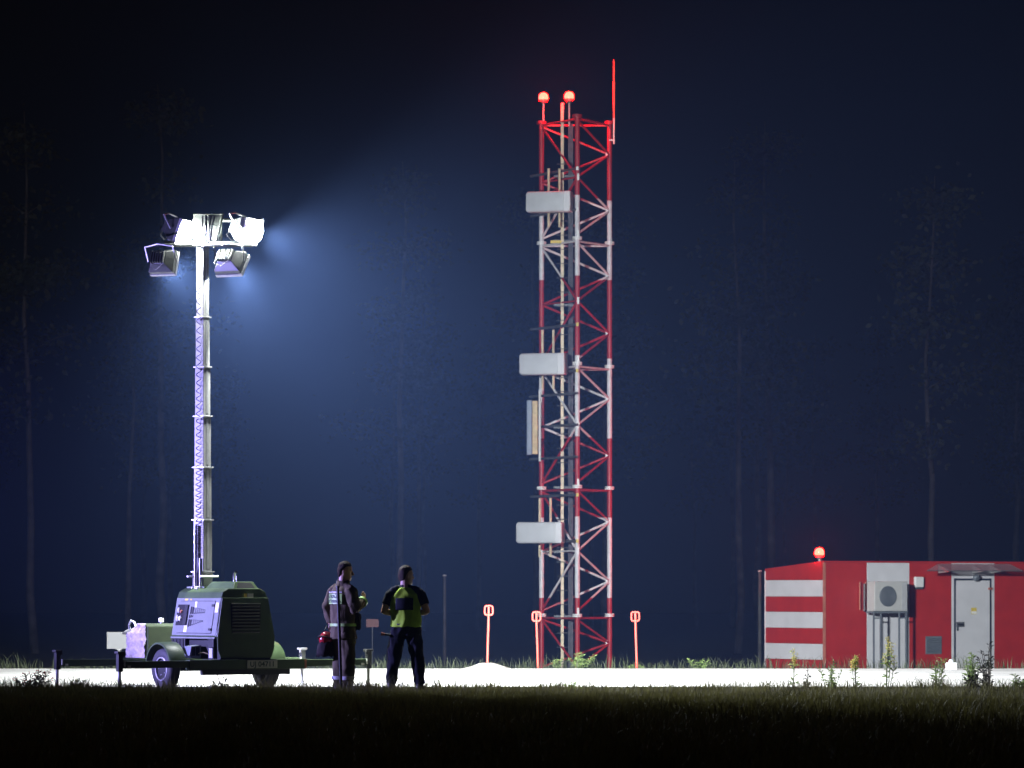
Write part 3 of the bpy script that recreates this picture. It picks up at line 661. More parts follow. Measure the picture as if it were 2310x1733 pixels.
# canopy over the door
cz1, cz0 = hz(1272), hz(1288)
cpn = hb(); cu0, cu1 = hu(2114), hu(2276); fu0, fu1 = hu(2088, .55), hu(2306, .55)
cpn.add([(cu0, -.032, cz1), (cu1, -.032, cz1), (fu1, -.58, cz0), (fu0, -.58, cz0), (cu0, -.032, cz1+.012), (cu1, -.032, cz1+.012), (fu1, -.58, cz0+.012), (fu0, -.58, cz0+.012)], [(0, 3, 2, 1), (4, 5, 6, 7), (0, 1, 5, 4), (1, 2, 6, 5), (2, 3, 7, 6), (3, 0, 4, 7)])
cno = cpn.build('door_canopy', 'poly', hut)
hb().box((fu0, -.60, cz0-.006), (fu1, -.581, cz0+.016)).build('canopy_rail', 'darkbar', cno)
for px in (2115, 2192, 2232):
    u = hu(px); hb().add([(u, -.031, cz1-.02), (u, -.031, cz0-.05), (u, -.5, cz0-.005), (u+.03, -.031, cz1-.02), (u+.03, -.031, cz0-.05), (u+.03, -.5, cz0-.005)], [(0, 1, 2), (5, 4, 3), (0, 3, 4, 1), (1, 4, 5, 2), (2, 5, 3, 0)]).build('canopy_bracket', 'white', cno)
# wall lamp over the door, sounder box, grille, pipes
u = hu(2195); wl = MB().lathe([(.03, 0), (.07, .03), (.085, .10), (.06, .13), (0, .135)], 14, Matrix.Translation((u, -.06, hz(1300))) @ Matrix.Rotation(R(115), 4, 'X')).build('wall_lamp', 'grille', hut, smooth=True)
MB().cbox((u, -.05, hz(1298)), (.04, .04, .06)).build('lamp_bracket', 'sticker', wl)
u0, u1 = hu(2059), hu(2078); sb = hb().box((u0, -.12, hz(1325)), (u1, -.031, hz(1301))).build('alarm_box', 'white', hut, bevel=.02)
hb().box((u0+.03, -.11, hz(1329)), (u1-.03, -.04, hz(1325)-.001)).build('alarm_lamp', 'darkbar', sb)
u0, u1 = hu(2086), hu(2122); z0, z1 = hz(1478), hz(1437)
gv = hb().box((u0, -.045, z0), (u1, -.031, z1)).build('vent_grille', 'grille', hut)
for k in range(9): MB().cbox((0, 0, 0), (u1-u0-.05, .02, .028), Matrix.Rotation(R(-30), 4, 'X')).build('vent_slat', 'grille', gv, loc=((u0+u1)/2, -.05, z0+.05+k*(z1-z0-.1)/8))
for px in (1936, 1949):
    u = hu(px); MB().tube([(u, -.07, hz(1376)), (u, -.07, hz(1313))], .02, 8).build('conduit', 'signred', hut, smooth=True)
# obstruction light on the hut corner
hp2 = at(1851, 1248, 97.1)-corner; hlz = hz(1248)
lx, ly = .05, .25
hl = MB().tube([(lx, ly, ROOF-.1), (lx, ly, hlz-.1)], .025, 8).build('obstruction_light', 'offwhite', hut)
MB().lathe([(.06, -.14), (.06, -.11), (.085, -.10), (.085, -.085)], 14, Matrix.Translation((lx, ly, hlz))).build('lamp_base', 'darkbar', hl)
MB().lathe([(.09, -.085), (.10, -.045), (.10, .05), (.07, .10), (0, .12)], 16, Matrix.Translation((lx, ly, hlz))).build('lamp_globe', 'redlamp', hl, smooth=True)
MB().lathe([(.1005, -.044), (.112, -.03), (.112, .035), (.095, .08), (.06, .115), (0, .13)], 16, Matrix.Translation((lx, ly, hlz))).build('lamp_core', 'hutcore', hl, smooth=True)
# air conditioner on its steel stand (own thing)
au0, au1 = hu(1973, .5), hu(2049, .5)-.02; az0, az1 = hz(1379), hz(1312)
ac = thing('air_conditioner', 'beige outdoor air conditioner unit on a tall steel stand before the hut', 'air conditioner', corner+Vector((0, 0, HB)), HT)
ad0, ad1 = -.50, -.18
cs = hb().box((au0, ad0, az0), (au1, ad1, az1)).build('casing', 'ac', ac, bevel=.015)
fcx, fcz = au0+(au1-au0)*.40, (az0+az1)/2
fg = MB().lathe([(.245, 0), (.245, .012), (.22, .016), (0, .016)], 32, Matrix.Translation((fcx, ad0-.001, fcz)) @ Matrix.Rotation(R(90), 4, 'X')).build('fan_grille', 'grille', cs)
for k in range(6):
    rr_ = .04+k*.036; MB().lathe([(rr_, .017), (rr_+.008, .022), (rr_+.012, .017), (rr_, .017)], 28, Matrix.Translation((fcx, ad0-.001, fcz)) @ Matrix.Rotation(R(90), 4, 'X')).build('grille_ring', 'darkbar', fg)
hb().box((au1-.17, ad0-.006, az0+.03), (au1-.02, ad0-.001, az1-.03)).build('service_cover', 'offwhite', cs)
stn = [au0-.0, au0+.2, au1-.22, au1-.02]
for k, u in enumerate(stn):
    for d in ((ad0+.02,)): hb().box((u-.015, d, 0), (u+.02, d+.035, az0-.05)).build('stand_leg', 'grille', ac)
for z in (az0-.049,): hb().box((au0-.03, ad0+.01, z), (au1+.01, ad1, z+.045)).build('stand_rail', 'grille', ac)
for z in (az0-.18, .12):
    hb().box((stn[0]+.021, ad0+.025, z), (stn[1]-.016, ad0+.05, z+.03)).build('stand_brace', 'grille', ac); hb().box((stn[2]+.021, ad0+.025, z), (stn[3]-.016, ad0+.05, z+.03)).build('stand_brace', 'grille', ac)
MB().tube([(au0-.04, -.12, az1-.05), (au0-.04, -.12, az0)], .03, 8).build('refrigerant_pipe', 'chrome', ac, smooth=True)

# ------------------------------------------------------------------ markers, signs, small things
def marker(px, ptop, pbase, Y, lean, label, z0=None):
    gz = terrain(Y) if z0 is None else z0
    base = Vector((gx(px-lean, Y), Y, gz-.05)); top = at(px+lean, ptop, Y)
    t = thing('edge_marker', label, 'marker', (base.x, base.y, gz), 0, 'red edge markers')
    b0 = Vector((0, 0, -.05)); tp2 = top-Vector((base.x, base.y, gz))
    d = (tp2-b0).normalized()
    MB().tube([b0, tp2-d*.02], .022, 8).build('post', 'orange', t, smooth=True)
    hw_, hh_ = .075, .085; c = tp2-d*hh_
    pts = []
    for k in range(24):
        a = 2*math.pi*k/24; ca, sa = math.cos(a), math.sin(a); e = .45
        pts.append(c+Vector((hw_*math.copysign(abs(ca)**e, ca), 0, hh_*math.copysign(abs(sa)**e, sa))))
    rg = MB(); rg.tube(pts+[pts[0]], .018, 6, cap=False); rg.build('frame_head', 'orange', t, smooth=True)
marker(1101, 1367, 1503, 76.5, 2, 'leftmost red edge marker with square frame head, standing on the gravel heap')
marker(1212, 1381, 1510, 78.0, -2, 'red edge marker with square frame head beside the left tower leg')
marker(1435, 1381, 1510, 78.0, -2, 'rightmost red edge marker with square frame head, right of the tower')
hp3 = MB(); n1, n2 = 28, 10; c = Vector((gx(1098, 76.5), 76.5, .012)); vv = []
for j in range(n2+1):
    for i in range(n1):
        a = 2*math.pi*i/n1; r_ = j/n2; hgt = .12*(math.cos(r_*math.pi)+1)/2*(1+.3*noise.noise((math.cos(a)*r_*3, math.sin(a)*r_*3, 5)))
        vv.append(c+Vector((math.cos(a)*r_*.62, math.sin(a)*r_*.45, hgt-.005)))
hp3.add(vv, [(j*n1+i, j*n1+(i+1) % n1, (j+1)*n1+(i+1) % n1, (j+1)*n1+i) for j in range(n2) for i in range(n1)])
tag(hp3.build('gravel_heap', 'gravel', smooth=True), 'low pale gravel heap at the far edge of the apron', 'heap')
lb = thing('edge_light', 'small white box light on the apron edge in front of the hut door', 'light', (gx(2146, 76), 76, .012))
MB().box((-.1, -.08, 0), (.1, .08, .13)).build('light_box', 'white', lb, bevel=.015); MB().lathe([(.05, .13), (.05, .17), (.03, .19), (0, .19)], 12).build('light_dome', 'offwhite', lb, smooth=True)
sgY = 79.0; sg = thing('sign_board', 'white rectangular sign board on a grey post behind the trailer coupling', 'sign', (gx(268, sgY), sgY, terrain(sgY)))
sa_ = at(241, 1464, sgY)-sg.location; sb_ = at(294, 1426, sgY)-sg.location
MB().box((sa_.x, -.012, sa_.z), (sb_.x, .012, sb_.z)).build('board', 'board', sg, bevel=.006)
MB().tube([(0, .04, -.1), (0, .04, sb_.z-.02)], .03, 8).build('post', 'steel', sg, smooth=True)
for dz in (.1, .32): MB().cbox((0, .02, sb_.z-dz), (.12, .02, .03)).build('clamp', 'steel', sg)
rs = thing('warning_board', 'small faded red board on a thin post between the two people', 'sign', (gx(840, 104), 104, -.62))
a_ = at(826, 1415, 104)-rs.location; b_ = at(854, 1397, 104)-rs.location
MB().box((a_.x, -.01, a_.z), (b_.x, .01, b_.z)).build('board', 'dullred', rs); MB().tube([(0, .03, -.1), (0, .03, b_.z)], .015, 6).build('post', 'black', rs)
def stake(px, ptop, pbot, Y, label):
    t = thing('stake', label, 'post', (gx(px, Y), Y, terrain(Y)), 0); zt = at(px, ptop, Y).z-terrain(Y)
    MB().tube([(0, 0, -.1), (0, 0, zt)], [.05, .04], 8).build('post', 'bark', t, smooth=True)
    MB().lathe([(.055, zt+.001), (.055, zt+.03), (0, zt+.05)], 8).build('cap', 'offwhite', t)
stake(1003, 1300, 1395, 112, 'thin pale stake standing right of the person in the vest')
stake(1714, 1290, 1390, 103, 'thin pale stake just left of the striped hut')

# unseen emergency vehicle's blue light, throwing the violet; its tripod is added
bc = thing('emergency_beacon', 'unseen blue emergency vehicle light on an added tripod left of the trailer', 'beacon', (-11.6, 59.3, 0))
for k in range(3):
    a = 2*math.pi*k/3; MB().tube([(0, 0, 1.5), (.6*math.cos(a), .6*math.sin(a), 0)], .02, 8).build('tripod_leg', 'black', bc)
MB().tube([(0, 0, 1.4), (0, 0, 2.5)], .025, 8).build('pole', 'black', bc)
MB().lathe([(.1, 2.5), (.1, 2.55), (.0, 2.56)], 16).build('lamp_base', 'black', bc)
MB().lathe([(.085, 2.56), (.09, 2.68), (.06, 2.75), (0, 2.77)], 16).build('lamp_dome', 'bluelamp', bc, smooth=True)
bl = bpy.data.lights.new('beacon_light', 'SPOT'); bl.energy = BEACON_W; bl.color = (.37, .33, 1.0); bl.spot_size = R(70); bl.spot_blend = .6; bl.shadow_soft_size = .12
blo = bpy.data.objects.new('beacon_light', bl); COL.objects.link(blo); blo.parent = bc; blo.location = (.16, .05, 2.66)
dirv = Vector((-4.6, 61.1, 3.2))-Vector((-11.4, 59.3, 2.66)); blo.rotation_euler = dirv.to_track_quat('-Z', 'Y').to_euler()

# ------------------------------------------------------------------ people
def dirs(t, ref):
    t = t.normalized(); xd = (ref-t*ref.dot(t)).normalized(); return xd, t.cross(xd)
def limb(mb, pts, rads, ref=Vector((1, 0, 0)), n=16):
    pts = [Vector(p) for p in pts]
    # resample with smooth corners
    P_, R_ = [], []
    for i in range(len(pts)-1):
        for k in range(4): t = k/4; P_.append(pts[i].lerp(pts[i+1], t)); R_.append(rads[i]+(rads[i+1]-rads[i])*t)
    P_.append(pts[-1]); R_.append(rads[-1]); rings = []
    for i, p in enumerate(P_):
        t = P_[min(i+1, len(P_)-1)]-P_[max(i-1, 0)]; rf_ = ref
        if abs(t.normalized().dot(rf_)) > .9: rf_ = Vector((0, 1, 0))
        xd, yd = dirs(t, rf_); rings.append((p, R_[i], R_[i], xd, yd))
    mb.loft(rings, n)
def ball(mb, c, r, sc=(1, 1, 1), n=14):
    prof = [(max(1e-5, r*math.sin(math.pi*k/10)), -r*math.cos(math.pi*k/10)) for k in range(11)]
    mb.lathe(prof, n, Matrix.Translation(c) @ Matrix.Diagonal((sc[0], sc[1], sc[2], 1)))
X_, Y_, Z_ = Vector((1, 0, 0)), Vector((0, 1, 0)), Vector((0, 0, 1))
def torso(mb, rows): mb.loft([((x, y, z), rx, ry, X_, Y_) for (x, y, z, rx, ry) in rows], 24)
def head_mesh(mb, c, yaw, pitch=0):
    """c: point at the ear height; head faces local +y turned by yaw"""
    m_ = Matrix.Translation(c) @ Matrix.Rotation(yaw, 4, 'Z') @ Matrix.Rotation(pitch, 4, 'X') @ Matrix.Diagonal((1.07, 1.07, 1.07, 1))
    rows = [(-.125, .035, .062, .030), (-.115, .052, .088, .042), (-.085, .065, .094, .062), (-.05, .072, .094, .082), (-.01, .076, .092, .094), (.03, .078, .094, .098), (.07, .076, .090, .096), (.10, .064, .072, .084), (.122, .044, .046, .06), (.135, .018, .02, .03)]
    rings = []
    for z, hx, fr, bk in rows:
        cy_ = (fr-bk)/2; rings.append((m_ @ Vector((0, cy_, z)), hx, (fr+bk)/2, (m_.to_3x3() @ X_), (m_.to_3x3() @ Y_)))
    mb.loft(rings, 22)
    mb.loft([(m_ @ Vector((0, .088, .02)), .008, .010, m_.to_3x3() @ X_, m_.to_3x3() @ Y_), (m_ @ Vector((0, .112, -.018)), .016, .014, m_.to_3x3() @ X_, m_.to_3x3() @ Y_), (m_ @ Vector((0, .118, -.034)), .019, .016, m_.to_3x3() @ X_, m_.to_3x3() @ Y_), (m_ @ Vector((0, .092, -.045)), .013, .010, m_.to_3x3() @ X_, m_.to_3x3() @ Y_)], 10)
    for s_ in (-1, 1):
        mb.lathe([(1e-5, -.03), (.012, -.022), (.017, 0), (.015, .02), (1e-5, .032)], 10, m_ @ Matrix.Translation((s_*.08, -.012, -.005)) @ Matrix.Rotation(s_*R(20), 4, 'Z') @ Matrix.Diagonal((.55, 1.1, 1.0, 1)))
        mb.lathe([(1e-5, -.008), (.024, -.003), (.024, .003), (1e-5, .008)], 10, m_ @ Matrix.Translation((s_*.03, .088, .034)) @ Matrix.Diagonal((1, .4, 1, 1)))
    for dz in (-.066, -.078): mb.lathe([(1e-5, -.007), (.022, 0), (1e-5, .007)], 10, m_ @ Matrix.Translation((0, .09, dz)) @ Matrix.Diagonal((1, .45, 1, 1)))
    return m_
def hair_mesh(m_, grow=.012, low=-.03):
    mb = MB(); rows = [(-.085, .045, -.06, .078), (-.05, .064, -.045, .094), (-.01, .076, -.022, .101), (.025, .081, .0, .104), (.05, .082, .048, .103), (.078, .079, .088, .099), (.108, .066, .078, .086), (.13, .045, .052, .062), (.144, .015, .02, .025)]
    rings = []
    for z, hx, fr, bk in rows: rings.append((m_ @ Vector((0, (fr-bk)/2, z)), hx, (fr+bk)/2, m_.to_3x3() @ X_, m_.to_3x3() @ Y_))
    mb.loft(rings, 22); return mb
def hand(mb, wrist, d, palm_n, curl=.5, s=1.0, thumb=1):
    """d: direction wrist -> knuckles, palm_n: palm normal; fingers bend towards it"""
    d = Vector(d).normalized(); pn = Vector(palm_n); pn = (pn-d*pn.dot(d)).normalized(); sd = d.cross(pn)*thumb
    w0 = Vector(wrist); rings = []
    for t, wx, th in ((-.01, .027, .02), (.03, .036, .017), (.07, .042, .015), (.095, .038, .012)): rings.append((w0+d*t*s, wx*s, th*s, sd, pn))
    mb.loft(rings, 14)
    for k, (off, ln) in enumerate(((.032, .072), (.011, .082), (-.011, .076), (-.031, .058))):
        b0 = w0+d*.085*s+sd*off*s; p0 = b0; ang = 0; pts = [p0]
        for sg_, fr in ((.42, .7), (.32, 1.1), (.26, .9)):
            ang += curl*fr; p0 = p0+(d*math.cos(ang)+pn*math.sin(ang))*ln*sg_*s; pts.append(p0)
        limb(mb, pts, [.0095*s, .009*s, .008*s, .0065*s], sd, 8)
    t0 = w0+d*.025*s+sd*.034*s; limb(mb, [t0, t0+(d*.6+sd*.7+pn*.3)*.036*s, t0+(d*.95+sd*.75+pn*.6)*.058*s], [.012*s, .0105*s, .008*s], pn, 8)
def cloth(name, mb, m, parent, voxel=.014, wr=.012, ws=9, seed=0., sm=2):
    return link(name, remeshed(mb, name, voxel, sm, wr, ws, seed), m, parent)
def boot(mb, x, y, z, yaw, ln=.29):
    m_ = Matrix.Translation((x, y, z)) @ Matrix.Rotation(yaw, 4, 'Z')
    rows = [(-.085, .038, .05, .05), (-.05, .045, .075, .075), (.03, .045, .06, .06), (.10, .052, .045, .045), (.16, .05, .038, .038), (.195, .03, .03, .03)]
    mb.loft([(m_ @ Vector((0, yy_, hh_)), wx, hh_, m_.to_3x3() @ X_, Z_) for yy_, wx, hh_, _ in rows], 14)
# --- firefighter: faces right and away, holds a red helmet in the left hand
fa = math.atan2(.57, .82)-R(90)
p1 = thing('person', 'firefighter in khaki turnout coat and trousers facing right with red helmet at his side', 'person', (gx(774, 59.05), 59.05, 0), fa)
C1 = Vector((.0, .03, 1.735)); bd = MB()
hm1 = head_mesh(bd, C1, R(-34), R(-4))
limb(bd, [(0, -.01, 1.50), (0, .005, 1.60), (0, .012, 1.67)], [.085, .072, .070])
torso(bd, [(0, 0, .90, .16, .12), (0, 0, 1.05, .15, .11), (0, 0, 1.3, .17, .12), (0, 0, 1.47, .17, .09), (0, 0, 1.53, .08, .07)])
rsh, rel, rwr = (.215, 0, 1.485), (.285, .03, 1.20), (.15, .27, 1.345)
lsh, lel, lwr = (-.215, -.02, 1.485), (-.29, -.09, 1.22), (-.27, -.04, .985)
limb(bd, [rsh, rel, rwr], [.055, .045, .03]); limb(bd, [lsh, lel, lwr], [.055, .045, .03])
hand(bd, rwr, Vector((-.10, .07, .07)), (-.6, -.5, .2), .55, 1.0, 1)
hand(bd, lwr, Vector((.0, .02, -1)), (1, 0, 0), 1.0, 1.0, -1)
for s_ in (-1, 1): limb(bd, [(s_*.09, 0, .92), (s_*.10, .02, .5), (s_*.11, -.02, .09)], [.09, .06, .045])
body1 = link('body', remeshed(bd, 'body', .0065, 2), 'skin', p1)
link('hair', remeshed(hair_mesh(hm1), 'hair', .008, 2, .006, 30), 'hair', p1)
cm = MB(); torso(cm, [(0, .01, .775, .222, .178), (0, .01, .80, .226, .18), (0, .01, .95, .215, .168), (0, .0, 1.10, .212, .16), (0, 0, 1.28, .225, .165), (0, -.01, 1.42, .22, .15), (0, -.01, 1.50, .175, .115), (0, .0, 1.56, .10, .092), (0, .008, 1.60, .088, .082)])
limb(cm, [(.09, -.005, 1.525), (.17, -.003, 1.495), (.222, 0, 1.43), rel, Vector(rel).lerp(Vector(rwr), .95)], [.05, .078, .092, .082, .062]); limb(cm, [(-.09, -.01, 1.525), (-.17, -.015, 1.495), (-.222, -.02, 1.43), lel, Vector(lel).lerp(Vector(lwr), .93)], [.05, .078, .092, .076, .058])
coat = cloth('coat', cm, 'coat', p1, .013, .022, 7, 2.3)
cl = MB(); cl.loft([((0, .005, 1.54), .098, .092, X_, Y_), ((0, .01, 1.585), .098, .092, X_, Y_), ((0, .015, 1.612), .098, .09, X_, Y_)], 20); cloth('collar', cl, 'coat', p1, .011, .010, 14, 4)
tm = MB()
for s_ in (-1, 1): limb(tm, [(s_*.095, 0, .95), (s_*.105, .02, .52), (s_*.115, -.01, .06)], [.125, .102, .095])
torso(tm, [(0, 0, .80, .19, .145), (0, 0, 1.0, .18, .14)]); trs = cloth('trousers', tm, 'coat', p1, .014, .026, 7, 9.1)
bm1 = MB(); boot(bm1, -.115, -.01, 0, R(10)); boot(bm1, .115, -.01, 0, R(-10)); cloth('boots', bm1, 'boot', p1, .009, 0, 1, 0, 1)
def band(name, rows, m, parent, wr=0):
    b_ = MB(); b_.loft([((x, y, z), rx, ry, X_, Y_) for (x, y, z, rx, ry) in rows], 28); return b_.build(name, m, parent, smooth=True)
band('hem_band', [(0, .01, .955, .226, .182), (0, .005, .995, .222, .178)], 'reflect', p1)
for s_ in (-1, 1): band('cuff_band', [(s_*.1135, .0, .19, .109, .108), (s_*.113, .0, .24, .110, .109)], 'silver', p1)
fw = Vector(rel).lerp(Vector(rwr), .72); b_ = MB(); t_ = (Vector(rwr)-Vector(rel)); xd, yd = dirs(t_, X_); b_.loft([(fw-t_.normalized()*.025, .083, .083, xd, yd), (fw+t_.normalized()*.025, .079, .079, xd, yd)], 18); b_.build('sleeve_band', 'reflect', p1, smooth=True)
# lime panel with lettering across the back, curved round it
def back_pt(x, z, off): 
    rx, ry = .232, .175; th = math.asin(max(-1, min(1, x/rx))); return Vector(((rx+off)*math.sin(th), -(ry+off)*math.cos(th)-.004, z))
def back_sheet(name, x0, x1, z0, z1, off, m):
    b_ = MB(); n1 = 14; vv_ = []
    for i in range(n1+1):
        for z in (z0, z1): vv_.append(back_pt(x0+(x1-x0)*i/n1, z, off))
    b_.add(vv_, [(2*i, 2*i+2, 2*i+3, 2*i+1) for i in range(n1)]); o = b_.build(name, m, p1); sl = o.modifiers.new('s', 'SOLIDIFY'); sl.thickness = .004; return o
bp = back_sheet('back_panel', -.165, .165, 1.275, 1.42, .006, 'reflect'); bs2 = back_sheet('back_stripe', -.165, .165, 1.435, 1.45, .006, 'silver'); 
for body_, z, sz in (('STRAŻ', 1.38, .075), ('POŻARNA', 1.31, .062)):
    tm_ = text_mesh(body_, sz, .001)
    for v in tm_.vertices: q = back_pt(v.co.x, z+v.co.y, .0125+v.co.z); v.co = q
    link('lettering', tm_, 'ink', bp)
# helmet, hanging cloth, pole: things of their own
hx = Vector((gx(737, 59.15), 59.15, .765))
hl_ = thing('helmet', 'shiny red fire helmet with black neck flap hanging from the hand of the firefighter', 'helmet', hx, fa+R(25))
hs = MB(); ball(hs, (0, 0, 0), .125, (.86, 1.05, .95), 24); link('shell', remeshed(hs, 'shell', .009, 2), 'helmetred', hl_)
MB().tube([(-.1, -.07, .02), (-.06, -.13, .04), (0, -.145, .05), (.06, -.13, .04), (.1, -.07, .02)], .011, 6).build('trim', 'black', hl_, smooth=True)
nf = MB(); n1 = 14; vv = []
for i in range(n1+1):
    a = R(-200)+R(220)*i/n1
    for j in range(5): zz = -.03-.045*j-(.05*abs(math.sin(i*1.3)) if j == 4 else 0); rr_ = .118+.012*j+.01*math.sin(i*2.1+j); vv.append((rr_*math.cos(a)*.9, rr_*math.sin(a), zz))
nf.add(vv, [(i*5+j, (i+1)*5+j, (i+1)*5+j+1, i*5+j+1) for i in range(n1) for j in range(4)]); no_ = nf.build('neck_flap', 'glove', hl_, smooth=True); no_.modifiers.new('s', 'SOLIDIFY').thickness = .006
MB().tube([(0, .1, .02), (-.01, .06, .15), (-.01, .02, .2), (0, -.05, .14)], .007, 6).build('strap', 'black', hl_, smooth=True)
cb = MB(); q = Vector((gx(803, 59.0), 59.0, 1.07)); ball(cb, (0, 0, 0), .1, (.75, .7, 1.0)); ball(cb, (.03, 0, -.09), .07, (.8, .7, 1.1)); ball(cb, (-.02, .01, .09), .06); limb(cb, [(-.02, 0, .08), (-.10, .04, .13)], [.04, .03]); limb(cb, [(.0, .0, -.08), (-.02, .0, -.17)], [.045, .02])
o = link('glove_bundle', remeshed(cb, 'glove_bundle', .009, 1, .03, 11, 5), 'glove'); o.location = q
tag(o, 'dark bundle of gloves held in front of the firefighter belly', 'gloves')
p0 = Vector((gx(770, 58.55), 58.55, -.03)); pt_ = at(762, 1322, 58.55)-p0
pole = thing('pole', 'slim dark pole standing upright in the grass before the firefighter', 'pole', p0)
MB().tube([(0, 0, 0), pt_], .021, 12).build('shaft', 'black', pole, smooth=True)
MB().tube([pt_+Vector((-.02, 0, -.02)), pt_+Vector((-.022, 0, .06)), pt_+Vector((.0, 0, .10)), pt_+Vector((.022, 0, .05)), pt_+Vector((.024, 0, -.02))], .005, 6).build('wire_loop', 'steel', pole, smooth=True)
MB().box((.0195, -.006, .05), (.0235, .006, pt_.z-.12)).build('edge_glint', 'steel', pole).rotation_euler = (0, math.atan2(pt_.x, pt_.z), 0)  # pale strip added as the reflected line down the shaft
# --- second person: back view, hi-vis vest, head turned right
p2 = thing('person', 'person in yellow green hi-vis vest seen from behind with legs apart', 'person', (gx(915, 58.85), 58.85, 0), R(-6))
C2 = Vector((.0, .03, 1.675)); bd = MB(); hm2 = head_mesh(bd, C2, R(-52), R(0))
limb(bd, [(0, -.015, 1.46), (0, .0, 1.55), (0, .005, 1.63)], [.09, .076, .074])
torso(bd, [(0, 0, .90, .17, .12), (0, 0, 1.05, .16, .115), (0, 0, 1.28, .18, .12), (0, 0, 1.44, .18, .09), (0, 0, 1.50, .09, .07)])
sh2 = {s_: (s_*.21, -.01, 1.445) for s_ in (-1, 1)}; el2 = {s_: (s_*.31, -.03, 1.165) for s_ in (-1, 1)}; wr2 = {s_: (s_*.10, .20, 1.13) for s_ in (-1, 1)}
for s_ in (-1, 1):
    limb(bd, [sh2[s_], Vector(sh2[s_]).lerp(Vector(el2[s_]), .5), el2[s_], Vector(el2[s_]).lerp(Vector(wr2[s_]), .35), wr2[s_]], [.06, .056, .046, .044, .031])
    hand(bd, wr2[s_], Vector((-s_*.8, .5, .05)), (0, -1, -.2), .5, 1.0, -s_)
    limb(bd, [(s_*.10, 0, .92), (s_*.17, .01, .5), (s_*.21, -.02, .09)], [.1, .06, .045])
link('body', remeshed(bd, 'body', .0065, 2), 'skin', p2)
link('hair', remeshed(hair_mesh(hm2), 'hair', .008, 2, .004, 30), 'hair', p2)
sm = MB(); torso(sm, [(0, 0, .95, .185, .135), (0, 0, 1.1, .18, .13), (0, 0, 1.3, .2, .135), (0, 0, 1.43, .19, .105), (0, 0, 1.50, .115, .09), (0, 0, 1.555, .075, .075)])
for s_ in (-1, 1): limb(sm, [(s_*.07, -.005, 1.50), (s_*.15, -.008, 1.465), (s_*.215, -.01, 1.40), Vector(sh2[s_]).lerp(Vector(el2[s_]), .66)], [.05, .07, .082, .07])
cloth('shirt', sm, 'navy', p2, .013, .012, 9, 1)
vm = MB(); torso(vm, [(0, 0, .945, .215, .16), (0, 0, .96, .222, .163), (0, 0, 1.1, .222, .155), (0, 0, 1.3, .232, .152), (0, -.005, 1.40, .225, .132), (0, -.005, 1.47, .17, .105), (0, -.005, 1.505, .11, .088)]); cloth('vest', vm, 'vest', p2, .012, .026, 6, 6.2)
vb = MB(); vv = []; n1 = 12
for i in range(n1+1):
    for j in range(7):
        x = -.125+.25*i/n1; z = 1.19+.17*j/6; th = math.asin(x/.215); vv.append((.218*math.sin(th), -.162*math.cos(th)-.004+.01*max(0, (z-1.3)/.06), z))
vb.add(vv, [(i*7+j, (i+1)*7+j, (i+1)*7+j+1, i*7+j+1) for i in range(n1) for j in range(6)]); vo = vb.build('back_patch', 'navy', p2, smooth=True); vo.modifiers.new('s', 'SOLIDIFY').thickness = .004
tm = MB()
for s_ in (-1, 1):
    limb(tm, [(s_*.10, 0, .93), (s_*.17, .01, .52), (s_*.21, -.01, .13)], [.126, .10, .08]); ball(tm, (s_*.215, 0, .62), .07, (.7, 1, 1.3))
torso(tm, [(0, 0, .82, .17, .13), (0, 0, .95, .195, .145), (0, 0, 1.0, .19, .14)]); cloth('trousers', tm, 'navy', p2, .014, .022, 8, 3.3)
bt = MB(); bt.loft([((0, 0, .955), .20, .15, X_, Y_), ((0, 0, .995), .198, .148, X_, Y_)], 24); bt.build('belt', 'boot', p2, smooth=True)
bm2 = MB(); boot(bm2, -.21, -.01, 0, R(14)); boot(bm2, .21, -.01, 0, R(-16))
for s_ in (-1, 1): limb(bm2, [(s_*.21, -.03, .06), (s_*.205, -.015, .22)], [.055, .058])
cloth('boots', bm2, 'boot', p2, .009, 0, 1, 0, 1)
bq = Vector((gx(884, 58.8), 58.8, .83)); bt_ = thing('torch', 'short dark torch sticking out from the belt of the person in the vest', 'torch', bq)
MB().tube([(.03, 0, 0), (-.10, .0, .01)], .016, 10).build('handle', 'black', bt_, smooth=True); MB().tube([(-.10, 0, .01), (-.155, 0, .018)], [.018, .026], 12).build('torch_head', 'signred', bt_, smooth=True); MB().cbox((.02, .02, .04), (.04, .03, .1)).build('holster', 'boot', bt_, bevel=.008)

